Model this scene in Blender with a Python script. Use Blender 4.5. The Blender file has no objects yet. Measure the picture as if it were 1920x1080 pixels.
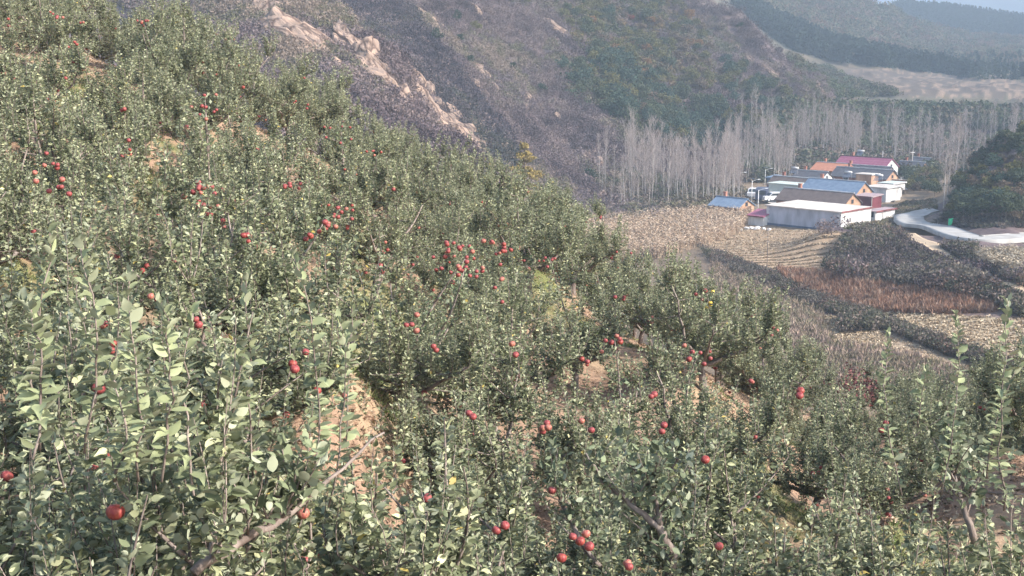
import bpy, math, random
import numpy as np
R_ = math.radians
scene = bpy.context.scene
col = scene.collection
rng = np.random.default_rng(7)
random.seed(7)

# ------------------------------------------------------------------ camera
F = 2318.0; YH = 110.0; CZ = 30.0
PITCH = math.atan((540 - YH) / F)
cd = bpy.data.cameras.new("camera"); cam = bpy.data.objects.new("camera", cd); col.objects.link(cam)
cam.location = (0, 0, CZ); cam.rotation_euler = (math.pi/2 - PITCH, 0, 0)
cd.sensor_width = 36; cd.lens = 36 * F / 1920; cd.clip_start = 0.1; cd.clip_end = 20000
scene.camera = cam
# ------------------------------------------------------------------ light
SUN_AZ = 114.0      # degrees clockwise from the view direction
SUN_EL = 34.0
w = bpy.data.worlds.new("World"); scene.world = w; w.use_nodes = True
nt = w.node_tree; bg = nt.nodes["Background"]
sky = nt.nodes.new("ShaderNodeTexSky"); sky.sky_type = 'NISHITA'; sky.sun_disc = False
sky.sun_elevation = R_(SUN_EL); sky.sun_rotation = R_(SUN_AZ); sky.air_density = 1.2; sky.dust_density = 2.0
nt.links.new(sky.outputs[0], bg.inputs[0]); bg.inputs[1].default_value = 0.15
sd = bpy.data.lights.new("sun", 'SUN'); sd.energy = 3.5; sd.angle = R_(0.6); sd.color = (1.0, 0.93, 0.84)
so = bpy.data.objects.new("sun", sd); col.objects.link(so)
so.rotation_euler = (math.pi/2 - R_(SUN_EL), 0, math.pi - R_(SUN_AZ))
scene.view_settings.view_transform = 'Standard'; scene.view_settings.look = 'None'
scene.view_settings.gamma = 1; scene.view_settings.exposure = 1.42
scene.render.engine = 'CYCLES'
scene.cycles.max_bounces = 5; scene.cycles.volume_bounces = 0

# ------------------------------------------------------------------ pixels <-> space
ca, sa = math.cos(PITCH), math.sin(PITCH)
def rays(px, py):
    px = np.asarray(px, float); py = np.asarray(py, float)
    x = (px - 960) / F; u = (540 - py) / F
    Y = ca + u * sa; Z = -sa + u * ca
    h = np.hypot(x, Y)
    return np.arctan2(x, Y), Z / h
def project(x, y, zr):
    d = y * ca - zr * sa; u = y * sa + zr * ca
    d = np.maximum(d, 1e-3)
    return 960 + F * x / d, 540 - F * u / d
def P(px, py, r):                    # point on that line of sight at horizontal distance r (z relative to camera)
    a, e = rays(px, py)
    return np.array([math.sin(a) * r, math.cos(a) * r, float(e) * r])
def PZ(px, py, z):                   # point on that line of sight at height z
    z *= .957; a, e = rays(px, py); return P(px, py, z / float(e))

# ------------------------------------------------------------------ terrain control points
CP = []; KEEP = {(600,12),(600,14),(600,10.5),(1900,16),(1700,12),(1500,12)}
def colz(px, prs):
    a = math.atan2(px - 960, F * 0.985)
    for r, z in prs:
        if 3.5 < r < 26 and (px, r) not in KEEP: z -= float(np.interp(px, [0, 600, 900, 1300], [.0, .1, .55, .65]))*min(1, (28-r)/8)
        CP.append((a, math.log(r), z / r))
def coly(px, prs):
    for r, y in prs:
        a, e = rays(px, y); CP.append((float(a), math.log(r), float(e)))
near = [(0.5, -1.65), (1.2, -1.7), (1.9, -2.6), (2.8, -3.7)]
for c in (-700, -200, 300, 700, 1100, 1500, 1900, 2500): colz(c, near)
colz(-700, [(4,-2.9),(6,-2.8),(9,-2.4),(12,-1.9),(16,-1.1),(20,-.3),(25,.6),(30,1.6),(36,2.8),(42,3.6),(55,5),(80,4)])
colz(0, [(4,-3.4),(6,-3.5),(9,-3.5),(12,-3.3),(16,-2.9),(20,-2.3),(25,-1.2),(28,-.3),(32,.3),(38,1.2),(42,1.4),(55,0),(80,-8)])
colz(300, [(4,-3.5),(6,-3.8),(9,-3.8),(12,-3.6),(16,-3.4),(20,-3.0),(25,-2.0),(30,-.9),(36,-.6),(42,-1.2),(55,-5),(80,-17)])
colz(600, [(4,-3.5),(6,-4.0),(9,-4.0),(10.5,-3.5),(12,-3.0),(14,-3.1),(16,-3.4),(20,-3.6),(25,-3.3),(30,-2.9),(38,-2.9),(45,-4.2),(60,-13),(80,-21)])
colz(800, [(4,-3.4),(6,-4.1),(9,-4.5),(12,-4.3),(16,-4.4),(20,-4.6),(25,-4.7),(30,-4.7),(40,-4.9),(48,-7),(60,-14),(80,-23)])
colz(1000, [(6,-4.2),(9,-4.8),(12,-4.9),(16,-5.0),(20,-5.2),(25,-5.2),(30,-4.6),(35,-6.1),(42,-7.5),(60,-16),(80,-24),(100,-26)])
colz(1130, [(9,-4.8),(12,-5),(16,-5.3),(22,-5.6),(30,-6.4),(36,-7.9),(44,-9.3),(60,-17.5),(80,-24.5),(110,-26),(150,-26.3)])
colz(1300, [(6,-4.2),(9,-4.7),(12,-4.9),(16,-5.0),(22,-5.0),(27,-6.8),(36,-9.0),(50,-14),(70,-21),(90,-25)])
colz(1500, [(6,-4.2),(9,-4.7),(12,-5.1),(16,-6),(22,-7.2),(30,-8.9),(45,-13.5),(60,-18.5),(75,-21.5),(90,-23)])
colz(1700, [(6,-4.2),(9,-4.5),(12,-4.5),(16,-5.6),(22,-7.5),(30,-9.5),(38,-10.8),(50,-14.5),(65,-19),(85,-22.3)])
colz(1900, [(6,-4.2),(9,-4.5),(12,-4.6),(16,-4.9),(22,-6.8),(30,-9),(40,-12),(50,-15),(65,-19),(85,-22.3)])
colz(2400, [(6,-4.0),(9,-4.2),(16,-4.6),(30,-8),(50,-14),(85,-21),(120,-23),(150,-24)])
val = [(100,640),(118,580),(140,520),(158,480),(190,432)]
for c in (1300,1450,1600,1750,1920): coly(c, val)
for c in (1300,1450,1600,1700): coly(c, [(215,395),(255,360),(300,330)])
coly(1130, [(190,428),(215,396)])
coly(-700, [(120,100),(160,0),(230,-200),(400,-500),(900,-500),(3000,-300),(9000,-100)])
coly(200, [(115,330),(150,210),(190,90),(230,-60),(300,-250),(600,-400)])
coly(440, [(100,360),(120,270),(150,150),(190,0),(230,-130),(260,-150),(320,-160),(500,-350)])
coly(620, [(95,420),(110,330),(130,240),(160,110),(195,0),(210,6),(240,50),(270,0),(300,-80),(400,-300),(800,-350),(3000,-200),(9000,-80)])
coly(750, [(95,500),(110,400),(130,315),(150,210),(170,126),(185,150),(203,168),(225,120),(260,30),(300,-60),(400,-250)])
coly(890, [(105,520),(120,440),(135,335),(145,292),(160,335),(180,345),(200,290),(225,210),(260,110),(300,10),(350,-80),(450,-250),(800,-300)])
coly(1000, [(120,520),(150,460),(180,415),(197,365),(220,300),(250,215),(290,110),(330,20),(380,-70),(480,-230)])
coly(1130, [(235,340),(260,270),(300,170),(350,70),(400,-10),(450,-70),(550,-150),(800,-200),(3000,-100),(9000,-40)])
coly(1280, [(235,377),(260,342),(290,270),(330,190),(380,100),(430,20),(470,-45),(530,-30),(600,0),(700,-20),(900,-80),(1200,-130)])
coly(1400, [(280,328),(320,240),(360,170),(410,90),(440,32),(480,85),(520,105),(600,90),(700,45),(850,-10),(1000,-60),(1200,-90),(3000,0)])
coly(1500, [(300,325),(340,250),(380,185),(410,132),(430,106),(470,148),(560,150),(650,112),(750,72),(850,35),(1000,-20),(1200,-60),(1500,0),(4000,40)])
coly(1600, [(350,280),(400,225),(450,185),(550,157),(650,128),(760,96),(850,65),(950,30),(1100,-5),(1250,0),(1500,40),(4000,20),(9000,50)])
coly(1700, [(400,250),(450,205),(550,172),(650,148),(800,115),(950,75),(1080,36),(1150,32),(1300,60),(1500,40),(1700,13),(1900,50),(3600,15),(5000,30),(9000,60)])
coly(1800, [(400,255),(450,210),(550,176),(650,152),(800,127),(950,102),(1100,80),(1250,66),(1400,75),(1600,40),(1750,20),(2000,55),(3600,19),(5000,30)])
coly(1920, [(400,250),(450,215),(550,180),(650,157),(800,132),(950,107),(1100,87),(1300,72),(1500,65),(1750,38),(2000,60),(3600,33),(5000,40),(9000,60)])
coly(1770, [(195,405),(230,378),(300,328)])
coly(1850, [(176,438),(190,385),(205,335),(225,315),(250,330),(300,322)])
coly(1920, [(176,438),(190,362),(210,280),(235,255),(270,285),(330,300)])
coly(2250, [(120,560),(176,420),(200,310),(240,220),(300,170),(400,200),(600,180),(1200,90),(2000,20),(4000,20),(9000,60)])
coly(3500, [(120,560),(176,420),(240,220),(400,200),(1200,90),(9000,60)])
CP = np.array(CP)
AZS = 2.2; CC = 0.04
def _k(d2): return np.sqrt(d2 + CC*CC)
_X = np.c_[CP[:,0]*AZS, CP[:,1]]
_D = ((_X[:,None,:]-_X[None])**2).sum(-1)
_A = _k(_D) - np.eye(len(_X))*1e-3
_n = len(_X); _M = np.zeros((_n+1,_n+1)); _M[:_n,:_n] = _A; _M[:_n,_n] = 1; _M[_n,:_n] = 1
_W = np.linalg.solve(_M, np.r_[CP[:,2], 0])
GA = np.radians(np.r_[np.linspace(-80,-27,40)[:-1], np.linspace(-27,27,260), np.linspace(27,80,40)[1:]])
GL = np.linspace(math.log(0.3), math.log(9500), 620)
def _rbf(a, l):
    out = np.empty(a.size)
    q = np.c_[np.clip(a, -0.72, 0.72).ravel()*AZS, l.ravel()]
    for i in range(0, len(q), 20000):
        d = ((q[i:i+20000,None,:]-_X[None])**2).sum(-1)
        out[i:i+20000] = _k(d) @ _W[:_n] + _W[_n]
    return out.reshape(a.shape)
_ga, _gl = np.meshgrid(GA, GL, indexing='ij')
EG = _rbf(_ga, _gl)
def smooth(t): t = np.clip(t,0,1); return t*t*(3-2*t)
# numpy value noise
_perm = np.random.default_rng(3).random((256,256))
def vnoise(x, y):
    xi = np.floor(x).astype(int); yi = np.floor(y).astype(int)
    fx = x-xi; fy = y-yi; fx = fx*fx*(3-2*fx); fy = fy*fy*(3-2*fy)
    g = lambda i, j: _perm[i & 255, j & 255]
    return (g(xi,yi)*(1-fx)+g(xi+1,yi)*fx)*(1-fy)+(g(xi,yi+1)*(1-fx)+g(xi+1,yi+1)*fx)*fy
def fbm(x, y, o=4):
    s = 0; a = 0.5; t = 0
    for i in range(o):
        s = s + a*(vnoise(x+17.3*i, y-9.1*i)-0.5)*2; t += a; a *= 0.5; x = x*2.03; y = y*2.03
    return s/t
MOUND = [(P(1640,440,166), 11, 2.6), (P(1600,480,158), 7, 1.2), (P(1745,560,128), 7, 1.5), (P(1860,590,120), 7, 1.8), (P(1560,545,132), 6, 1.2)]
def height(x, y, detail=True):       # z relative to the camera
    x = np.asarray(x, float); y = np.asarray(y, float)
    r = np.hypot(x, y); a = np.arctan2(x, y); l = np.log(np.maximum(r, 0.31))
    ia = np.clip(np.interp(a, GA, np.arange(len(GA))), 0, len(GA)-1.001); il = np.clip(np.interp(l, GL, np.arange(len(GL))), 0, len(GL)-1.001)
    i0 = ia.astype(int); j0 = il.astype(int); fa = ia-i0; fl = il-j0
    e = (EG[i0,j0]*(1-fa)+EG[i0+1,j0]*fa)*(1-fl)+(EG[i0,j0+1]*(1-fa)+EG[i0+1,j0+1]*fa)*fl
    z = e*r
    if not detail: return z
    for p, s, h in MOUND: z = z + h*np.exp(-((x-p[0])**2+(y-p[1])**2)/(s*s))
    mt = smooth((r-95)/40)*smooth((z+25.5)/5)          # mountain mask
    amp = mt*np.minimum(0.020*r, 9)*smooth((2000-r)/1000)
    rid = 1-2*np.abs(fbm(x/23+5, y/23, 3))
    z = z + amp*(0.55*fbm(x/38, y/38, 4)+0.45*(rid-0.6)) * np.where(r>600, .8, 1)
    z = z + mt*smooth((600-r)/200)*0.5*fbm(x/2.3, y/2.3, 2)
    nearm = smooth((80-r)/20)
    z = z + nearm*(0.22*fbm(x/2.5, y/2.5, 3)*smooth((r-1.5)/3) + 0.04*fbm(x/.35, y/.35, 2))
    z = z + (1-nearm)*(1-mt)*0.18*fbm(x/3, y/3, 3)
    return z
_RA = np.radians(np.linspace(-31,31,1000)); _RL = np.linspace(math.log(20), math.log(6000), 1000)
_a, _l = np.meshgrid(_RA, _RL, indexing='ij'); HG = height(np.sin(_a)*np.exp(_l), np.cos(_a)*np.exp(_l))/np.exp(_l)
def raycast(px, py, rmin=60):
    a, e = rays(px, py); a = np.atleast_1d(a); e = np.atleast_1d(e); out = np.full((len(a),3), np.nan); j0 = int(np.searchsorted(_RL, math.log(rmin)))
    f = np.clip((a-_RA[0])/(_RA[1]-_RA[0]), 0, 998.999); i0 = f.astype(int); f = f-i0
    for i in range(0, len(a), 5000):
        sl = slice(i, i+5000); G = HG[i0[sl], j0:]*(1-f[sl,None])+HG[i0[sl]+1, j0:]*f[sl,None]
        d = G-e[sl,None]; hit = d >= 0; k = hit.argmax(1); ok = hit.any(1)&(k>0); idx = np.arange(len(k)); km = np.maximum(k-1,0)
        t = np.where(ok, -d[idx,km]/(d[idx,k]-d[idx,km]+1e-12), 0); r = np.exp(_RL[j0+km]+t*(_RL[1]-_RL[0])); A = a[sl]
        o = np.c_[np.sin(A)*r, np.cos(A)*r, e[sl]*r]; o[~ok] = np.nan; out[sl] = o
    return out
def inpoly(px, py, poly):
    px = np.asarray(px); py = np.asarray(py); c = np.zeros(px.shape, bool); n = len(poly)
    for i in range(n):
        x1,y1 = poly[i]; x2,y2 = poly[i-1]
        c ^= ((y1>py)!=(y2>py)) & (px < (x2-x1)*(py-y1)/(y2-y1+1e-9)+x1)
    return c
def scatter(poly, n, rmin=60, rmax=5000):
    xs = [p[0] for p in poly]; ys = [p[1] for p in poly]; out = []
    got = 0
    for _ in range(30):
        px = rng.uniform(min(xs), max(xs), n); py = rng.uniform(min(ys), max(ys), n)
        m = inpoly(px, py, poly); o = raycast(px[m], py[m], rmin)
        o = o[~np.isnan(o[:,0])]; o = o[np.hypot(o[:,0],o[:,1])<rmax]
        out.append(o); got += len(o)
        if got >= n: break
    return np.concatenate(out)[:n]

# ------------------------------------------------------------------ mesh helpers
def mesh_np(name, V, faces, k, m=None, tone=None, smooth_=False):
    me = bpy.data.meshes.new(name); V = np.asarray(V, np.float32); faces = np.asarray(faces, np.int32)
    me.vertices.add(len(V)); me.vertices.foreach_set('co', V.ravel())
    nf = len(faces); me.loops.add(nf*k); me.loops.foreach_set('vertex_index', faces.ravel())
    me.polygons.add(nf); me.polygons.foreach_set('loop_start', np.arange(nf, dtype=np.int32)*k)
    me.polygons.foreach_set('loop_total', np.full(nf, k, np.int32))
    if smooth_: me.polygons.foreach_set('use_smooth', np.ones(nf, bool))
    if tone is not None:
        at = me.color_attributes.new('tone', 'FLOAT_COLOR', 'POINT')
        t = np.asarray(tone, np.float32)
        if t.ndim == 1: t = np.c_[t,t,t]
        at.data.foreach_set('color', np.c_[t, np.ones(len(t))].astype(np.float32).ravel())
    me.update(calc_edges=True); me.validate()
    if m: me.materials.append(m)
    return me
def link(name, me, parent=None):
    o = bpy.data.objects.new(name, me); col.objects.link(o)
    if parent: o.parent = parent
    return o
def tag(o, label=None, cat=None, group=None, kind=None):
    if label: o['label'] = label
    if cat: o['category'] = cat
    if group: o['group'] = group
    if kind: o['kind'] = kind
    return o
def empty(name, loc, rz=0, label=None, cat=None, group=None):
    o = bpy.data.objects.new(name, None); o.empty_display_size = .2; col.objects.link(o)
    o.location = (loc[0], loc[1], loc[2]+CZ); o.rotation_euler = (0,0,rz); return tag(o, label, cat, group)
class MB:
    def __init__(s): s.v = []; s.f = []; s.mi = []; s.ms = []
    def m(s, mat):
        if mat not in s.ms: s.ms.append(mat)
        return s.ms.index(mat)
    def add(s, vs, fs, mat=None):
        b = len(s.v); s.v += [tuple(map(float,v)) for v in vs]
        for f in fs: s.f.append([b+i for i in f]); s.mi.append(s.m(mat) if mat else 0)
    def box(s, x0, x1, y0, y1, z0, z1, mat=None):
        s.add([(x,y,z) for z in (z0,z1) for x,y in ((x0,y0),(x1,y0),(x1,y1),(x0,y1))],
              [(3,2,1,0),(4,5,6,7),(0,1,5,4),(1,2,6,5),(2,3,7,6),(3,0,4,7)], mat)
    def tube(s, pts, rs, n=6, mat=None, cap=True):
        pts = [np.array(p, float) for p in pts]; rings = []
        for i, p in enumerate(pts):
            d = pts[min(i+1,len(pts)-1)]-pts[max(i-1,0)]; d = d/(np.linalg.norm(d)+1e-9)
            up = np.array([0,0,1.]) if abs(d[2])<.9 else np.array([1.,0,0])
            a = np.cross(d, up); a /= np.linalg.norm(a); b = np.cross(d, a)
            rings.append([p+rs[i]*(math.cos(t)*a+math.sin(t)*b) for t in [2*math.pi*j/n for j in range(n)]])
        vs = [v for r in rings for v in r]; fs = []
        for i in range(len(pts)-1):
            for j in range(n): k = (j+1)%n; fs.append((i*n+j,i*n+k,(i+1)*n+k,(i+1)*n+j))
        if cap: fs.append(tuple(range(n-1,-1,-1))); fs.append(tuple((len(pts)-1)*n+j for j in range(n)))
        s.add(vs, fs, mat)
    def mesh(s, name, mat=None, smooth_=False):
        me = bpy.data.meshes.new(name); me.from_pydata(s.v, [], s.f)
        ms = s.ms if s.ms else [mat]
        for x in ms: me.materials.append(x)
        if s.ms: me.polygons.foreach_set('material_index', s.mi)
        if smooth_: me.polygons.foreach_set('use_smooth', [True]*len(s.f))
        me.update(); return me
    def build(s, name, mat=None, parent=None, smooth_=False): return link(name, s.mesh(name, mat, smooth_), parent)

# ------------------------------------------------------------------ materials
def new_mat(name):
    m = bpy.data.materials.new(name); m.use_nodes = True
    return m, m.node_tree, m.node_tree.nodes['Principled BSDF']
def mat_simple(name, c1, c2=None, scale=5, rough=.8, spec=.3, metal=0, bump=0, coord='Object', detail=4, stretch=None, lo=.35, hi=.65):
    m, t, b = new_mat(name)
    b.inputs['Roughness'].default_value = rough; b.inputs['Specular IOR Level'].default_value = spec; b.inputs['Metallic'].default_value = metal
    tc = t.nodes.new('ShaderNodeTexCoord'); n = t.nodes.new('ShaderNodeTexNoise'); n.inputs['Scale'].default_value = scale; n.inputs['Detail'].default_value = detail
    mp = t.nodes.new('ShaderNodeMapping'); t.links.new(tc.outputs[coord], mp.inputs[0]); t.links.new(mp.outputs[0], n.inputs['Vector'])
    if stretch: mp.inputs['Scale'].default_value = stretch
    cr = t.nodes.new('ShaderNodeValToRGB'); t.links.new(n.outputs['Fac'], cr.inputs[0])
    cr.color_ramp.elements[0].position = lo; cr.color_ramp.elements[1].position = hi
    cr.color_ramp.elements[0].color = (*c1,1); cr.color_ramp.elements[1].color = (*(c2 or c1),1)
    t.links.new(cr.outputs[0], b.inputs['Base Color'])
    if bump:
        bp = t.nodes.new('ShaderNodeBump'); bp.inputs['Strength'].default_value = bump; bp.inputs['Distance'].default_value = .05
        t.links.new(n.outputs['Fac'], bp.inputs['Height']); t.links.new(bp.outputs[0], b.inputs['Normal'])
    return m
def mat_tone(name, mul=(1,1,1), rough=.85, spec=.15, transl=0, back=None, nscale=0):
    """colour comes from the leaf/twig's own 'tone' attribute (its pigment)"""
    m, t, b = new_mat(name); b.inputs['Roughness'].default_value = rough; b.inputs['Specular IOR Level'].default_value = spec
    at = t.nodes.new('ShaderNodeAttribute'); at.attribute_name = 'tone'
    mx = t.nodes.new('ShaderNodeMix'); mx.data_type = 'RGBA'; mx.blend_type = 'MULTIPLY'; mx.inputs[0].default_value = 1
    mx.inputs[7].default_value = (*mul,1); t.links.new(at.outputs['Color'], mx.inputs[6]); out = mx.outputs[2]
    if back:
        g = t.nodes.new('ShaderNodeNewGeometry'); m2 = t.nodes.new('ShaderNodeMix'); m2.data_type = 'RGBA'
        m3 = t.nodes.new('ShaderNodeMix'); m3.data_type = 'RGBA'; m3.inputs[0].default_value = .75; m3.inputs[7].default_value = (*back,1); t.links.new(out, m3.inputs[6])
        t.links.new(g.outputs['Backfacing'], m2.inputs[0]); t.links.new(out, m2.inputs[6]); t.links.new(m3.outputs[2], m2.inputs[7]); out = m2.outputs[2]
    t.links.new(out, b.inputs['Base Color'])
    if transl:
        tr = t.nodes.new('ShaderNodeBsdfTranslucent'); t.links.new(out, tr.inputs[0]); ms = t.nodes.new('ShaderNodeMixShader'); ms.inputs[0].default_value = transl
        t.links.new(b.outputs[0], ms.inputs[1]); t.links.new(tr.outputs[0], ms.inputs[2]); t.links.new(ms.outputs[0], t.nodes['Material Output'].inputs[0])
    return m
M = {}
M['leaf'] = mat_tone('apple_leaf', rough=.55, spec=.3, transl=.16, back=(.31,.335,.25))
M['leaf_far'] = mat_tone('apple_leaf_small', rough=.6, spec=.28, transl=.15, back=(.31,.335,.24))
M['bark'] = mat_simple('apple_bark', (.11,.085,.075), (.26,.22,.20), 14, .9, .2, bump=.5, stretch=(1,1,.4))
M['scrub'] = mat_tone('bare_scrub')
M['foliage'] = mat_tone('tree_foliage', transl=.12)
M['poplar'] = mat_simple('poplar_bark', (.25,.228,.215), (.41,.38,.36), 3, .85)
def rock_mat():
    m, t, b = new_mat('granite'); b.inputs['Roughness'].default_value = .95; b.inputs['Specular IOR Level'].default_value = .15
    tc = t.nodes.new('ShaderNodeTexCoord'); n = t.nodes.new('ShaderNodeTexNoise'); n.inputs['Scale'].default_value = 2.2; n.inputs['Detail'].default_value = 10; n.inputs['Roughness'].default_value = .7
    v = t.nodes.new('ShaderNodeTexVoronoi'); v.feature = 'DISTANCE_TO_EDGE'; v.inputs['Scale'].default_value = 1.7; mxv = t.nodes.new('ShaderNodeMix'); mxv.data_type = 'VECTOR'; mxv.inputs[0].default_value = .3
    t.links.new(tc.outputs['Object'], n.inputs[0]); t.links.new(tc.outputs['Object'], mxv.inputs[4]); t.links.new(n.outputs['Color'], mxv.inputs[5]); t.links.new(mxv.outputs[1], v.inputs['Vector'])
    cr = t.nodes.new('ShaderNodeValToRGB'); cr.color_ramp.elements[0].position = .3; cr.color_ramp.elements[1].position = .68; cr.color_ramp.elements[0].color = (.13,.105,.095,1); cr.color_ramp.elements[1].color = (.40,.285,.22,1)
    t.links.new(n.outputs['Fac'], cr.inputs[0]); c2 = t.nodes.new('ShaderNodeValToRGB'); c2.color_ramp.elements[0].color = (.3,.26,.26,1); c2.color_ramp.elements[1].position = .1; t.links.new(v.outputs['Distance'], c2.inputs[0])
    mx = t.nodes.new('ShaderNodeMix'); mx.data_type = 'RGBA'; mx.blend_type = 'MULTIPLY'; mx.inputs[0].default_value = 1; t.links.new(cr.outputs[0], mx.inputs[6]); t.links.new(c2.outputs[0], mx.inputs[7]); t.links.new(mx.outputs[2], b.inputs['Base Color'])
    bp = t.nodes.new('ShaderNodeBump'); bp.inputs['Strength'].default_value = 1; bp.inputs['Distance'].default_value = .25; t.links.new(mx.outputs[2], bp.inputs['Height']); t.links.new(bp.outputs[0], b.inputs['Normal']); return m
M['rock'] = rock_mat()
M['poplar_twig'] = mat_simple('poplar_twigs', (.26,.215,.20), (.38,.325,.305), 3, .9)
M['concrete'] = mat_simple('road_concrete', (.24,.225,.21), (.39,.38,.365), .5, .9, detail=12, lo=.25, hi=.6)
M['soil'] = mat_simple('bare_soil', (.25,.15,.09), (.36,.24,.155), 3, .95, bump=.6)

# ------------------------------------------------------------------ ground sheet
TERR_FIELD = [(1590,128),(1700,128),(1830,135),(1925,152),(1925,186),(1800,182),(1680,180),(1590,175),(1545,150)]
CONIF = [(1372,8),(1412,42),(1453,75),(1495,98),(1560,114),(1640,124),(1720,132),(1830,146),(1830,141),(1740,122),(1680,108),(1620,97),(1560,82),(1480,48),(1425,20),(1395,2)]
PLOW = [(1400,432),(1430,428),(1585,436),(1560,470),(1545,520),(1480,515),(1400,490),(1320,468),(1330,450)]
REDG = [(1455,505),(1560,515),(1640,535),(1760,545),(1850,560),(1870,585),(1760,590),(1640,585),(1560,578),(1500,545)]
ROADPX = [(2060,453),(1990,452),(1900,450),(1820,447),(1755,439),(1712,427),(1704,416),(1725,405),(1752,395)]
PATHPX = [(1700,440),(1725,455),(1760,470),(1810,500),(1860,522),(1920,548),(2010,580)]
WEEDS = [(1530,585),(1640,615),(1780,672),(1925,715),(1925,770),(1700,760),(1540,720)]
STUB = [(1610,575),(1760,590),(1925,600),(1925,680),(1800,668),(1700,625),(1630,600)]
LOWF = [(1545,590),(1620,600),(1680,640),(1660,665),(1545,660)]
CORN = [(1040,440),(1085,428),(1135,420),(1230,412),(1340,402),(1412,402),(1402,420),(1390,436),(1330,458),(1240,485),(1150,500),(1040,490)]
CORNR = [(1826,492),(1925,488),(1925,532),(1880,520),(1835,505)]
def build_terrain():
    az = np.radians(np.r_[np.linspace(-75,-26,60)[:-1], np.linspace(-26,26,820), np.linspace(26,75,60)[1:]])
    L = np.log(np.r_[np.geomspace(.35, 90, 360)[:-1], np.geomspace(90, 480, 420)[:-1], np.geomspace(480, 2000, 150)[:-1], np.geomspace(2000, 9000, 40)])
    A, LL = np.meshgrid(az, L, indexing='ij'); r = np.exp(LL); x = np.sin(A)*r; y = np.cos(A)*r; z = height(x, y)
    na, nl = A.shape; px, py = project(x, y, z)
    # ground cover as the ground's own pigment
    C = np.empty(A.shape+(3,)); n1 = fbm(x/6, y/6, 4)[...,None]; n2 = fbm(x/1.2+9, y/1.2, 3)[...,None]; n3 = fbm(x/40, y/40, 3)[...,None]
    def c(*v): return np.array(v)
    soil = c(.29,.20,.145)*(1+.25*n2); straw = c(.27,.22,.14)*(1+.3*n2); green = c(.075,.12,.03)*(1+.3*n2)
    g = smooth((fbm(x/2.2+30,y/2.2,4)-.02)*3)[...,None]; st = smooth((fbm(x/1.4-30,y/1.4,4)+.05)*3)[...,None]
    orch = soil*(1-g)+green*g*.7+straw*g*.3; orch = orch*(1-.45*st)+straw*.45*st
    C[:] = orch
    vall = c(.21,.165,.12)*(1+.3*n2+.2*n1); wv = smooth((r-60)/25)[...,None]; C = C*(1-wv)+vall*wv
    mtn = c(.135,.105,.11)*(1+.25*n2+.25*n1); tan = c(.23,.17,.125)
    tw = smooth((n1[...,0]-.35)*4)[...,None]*.2; mtn = mtn*(1-tw)+tan*tw
    wm = (smooth((r-95)/25)*smooth((z+25.2)/2.5))[...,None]; C = C*(1-wm)+mtn*wm
    far = (c(.15,.135,.10)*(1+.3*n1)+c(.03,.0,.0)*n3); wf = smooth((r-420)/80)[...,None]; C = C*(1-wf)+far*wf
    dark = c(.035,.05,.04); wd = smooth((r-1180)/60)[...,None]; C = C*(1-wd)+dark*wd
    def put(poly, colr, rmin, rmax, jit=0):
        m = (inpoly(px+jit*n1[...,0], py+.3*jit*n1[...,0], poly)&(r>rmin)&(r<rmax))[...,None]; return np.where(m, colr, C)
    bands = smooth((np.sin(z*3.4+2.5*n3[...,0]+.004*px)-.35+.0035*(px-1700))*2)[...,None]
    C = put(TERR_FIELD, c(.27,.205,.16)*bands+c(.13,.11,.095)*(1-bands), 420, 800, 4)
    C = put(CONIF, c(.04,.055,.045), 500, 1100)
    C = put(PLOW, c(.33,.245,.17)*(1+.3*n2), 120, 215, 2)
    C = put(REDG, c(.20,.115,.075)*(1+.3*n2), 100, 170, 3)
    C = put(STUB, c(.36,.30,.21)*(1+.25*n2), 80, 135, 2)
    C = put(WEEDS, c(.30,.235,.17)*(1+.25*n2), 45, 140, 2)
    C = put(LOWF, c(.30,.25,.17)*(1+.25*n2), 80, 135, 2)
    idx = np.arange(na*nl).reshape(na, nl)
    f = np.stack([idx[:-1,:-1], idx[1:,:-1], idx[1:,1:], idx[:-1,1:]], -1).reshape(-1,4)
    m, t, b = new_mat('ground_cover'); b.inputs['Roughness'].default_value = .95; b.inputs['Specular IOR Level'].default_value = .1
    at = t.nodes.new('ShaderNodeAttribute'); at.attribute_name = 'tone'; tc = t.nodes.new('ShaderNodeTexCoord')
    n = t.nodes.new('ShaderNodeTexNoise'); n.inputs['Scale'].default_value = 3.0; n.inputs['Detail'].default_value = 12; n.inputs['Roughness'].default_value = .75
    t.links.new(tc.outputs['Object'], n.inputs['Vector'])
    cr = t.nodes.new('ShaderNodeValToRGB'); cr.color_ramp.elements[0].position = .3; cr.color_ramp.elements[0].color = (.45,.45,.45,1)
    cr.color_ramp.elements[1].position = .7; cr.color_ramp.elements[1].color = (1.45,1.4,1.35,1); t.links.new(n.outputs['Fac'], cr.inputs[0])
    mx = t.nodes.new('ShaderNodeMix'); mx.data_type = 'RGBA'; mx.blend_type = 'MULTIPLY'; mx.inputs[0].default_value = 1
    t.links.new(at.outputs['Color'], mx.inputs[6]); t.links.new(cr.outputs[0], mx.inputs[7]); t.links.new(mx.outputs[2], b.inputs['Base Color'])
    bp = t.nodes.new('ShaderNodeBump'); bp.inputs['Strength'].default_value = .7; bp.inputs['Distance'].default_value = .08; t.links.new(n.outputs['Fac'], bp.inputs['Height']); t.links.new(bp.outputs[0], b.inputs['Normal'])
    me = mesh_np('ground', np.c_[x.ravel(), y.ravel(), z.ravel()+CZ], f, 4, m, np.clip(C,0.01,.8).reshape(-1,3), True)
    tag(link('ground', me), kind='structure')
build_terrain()

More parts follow.
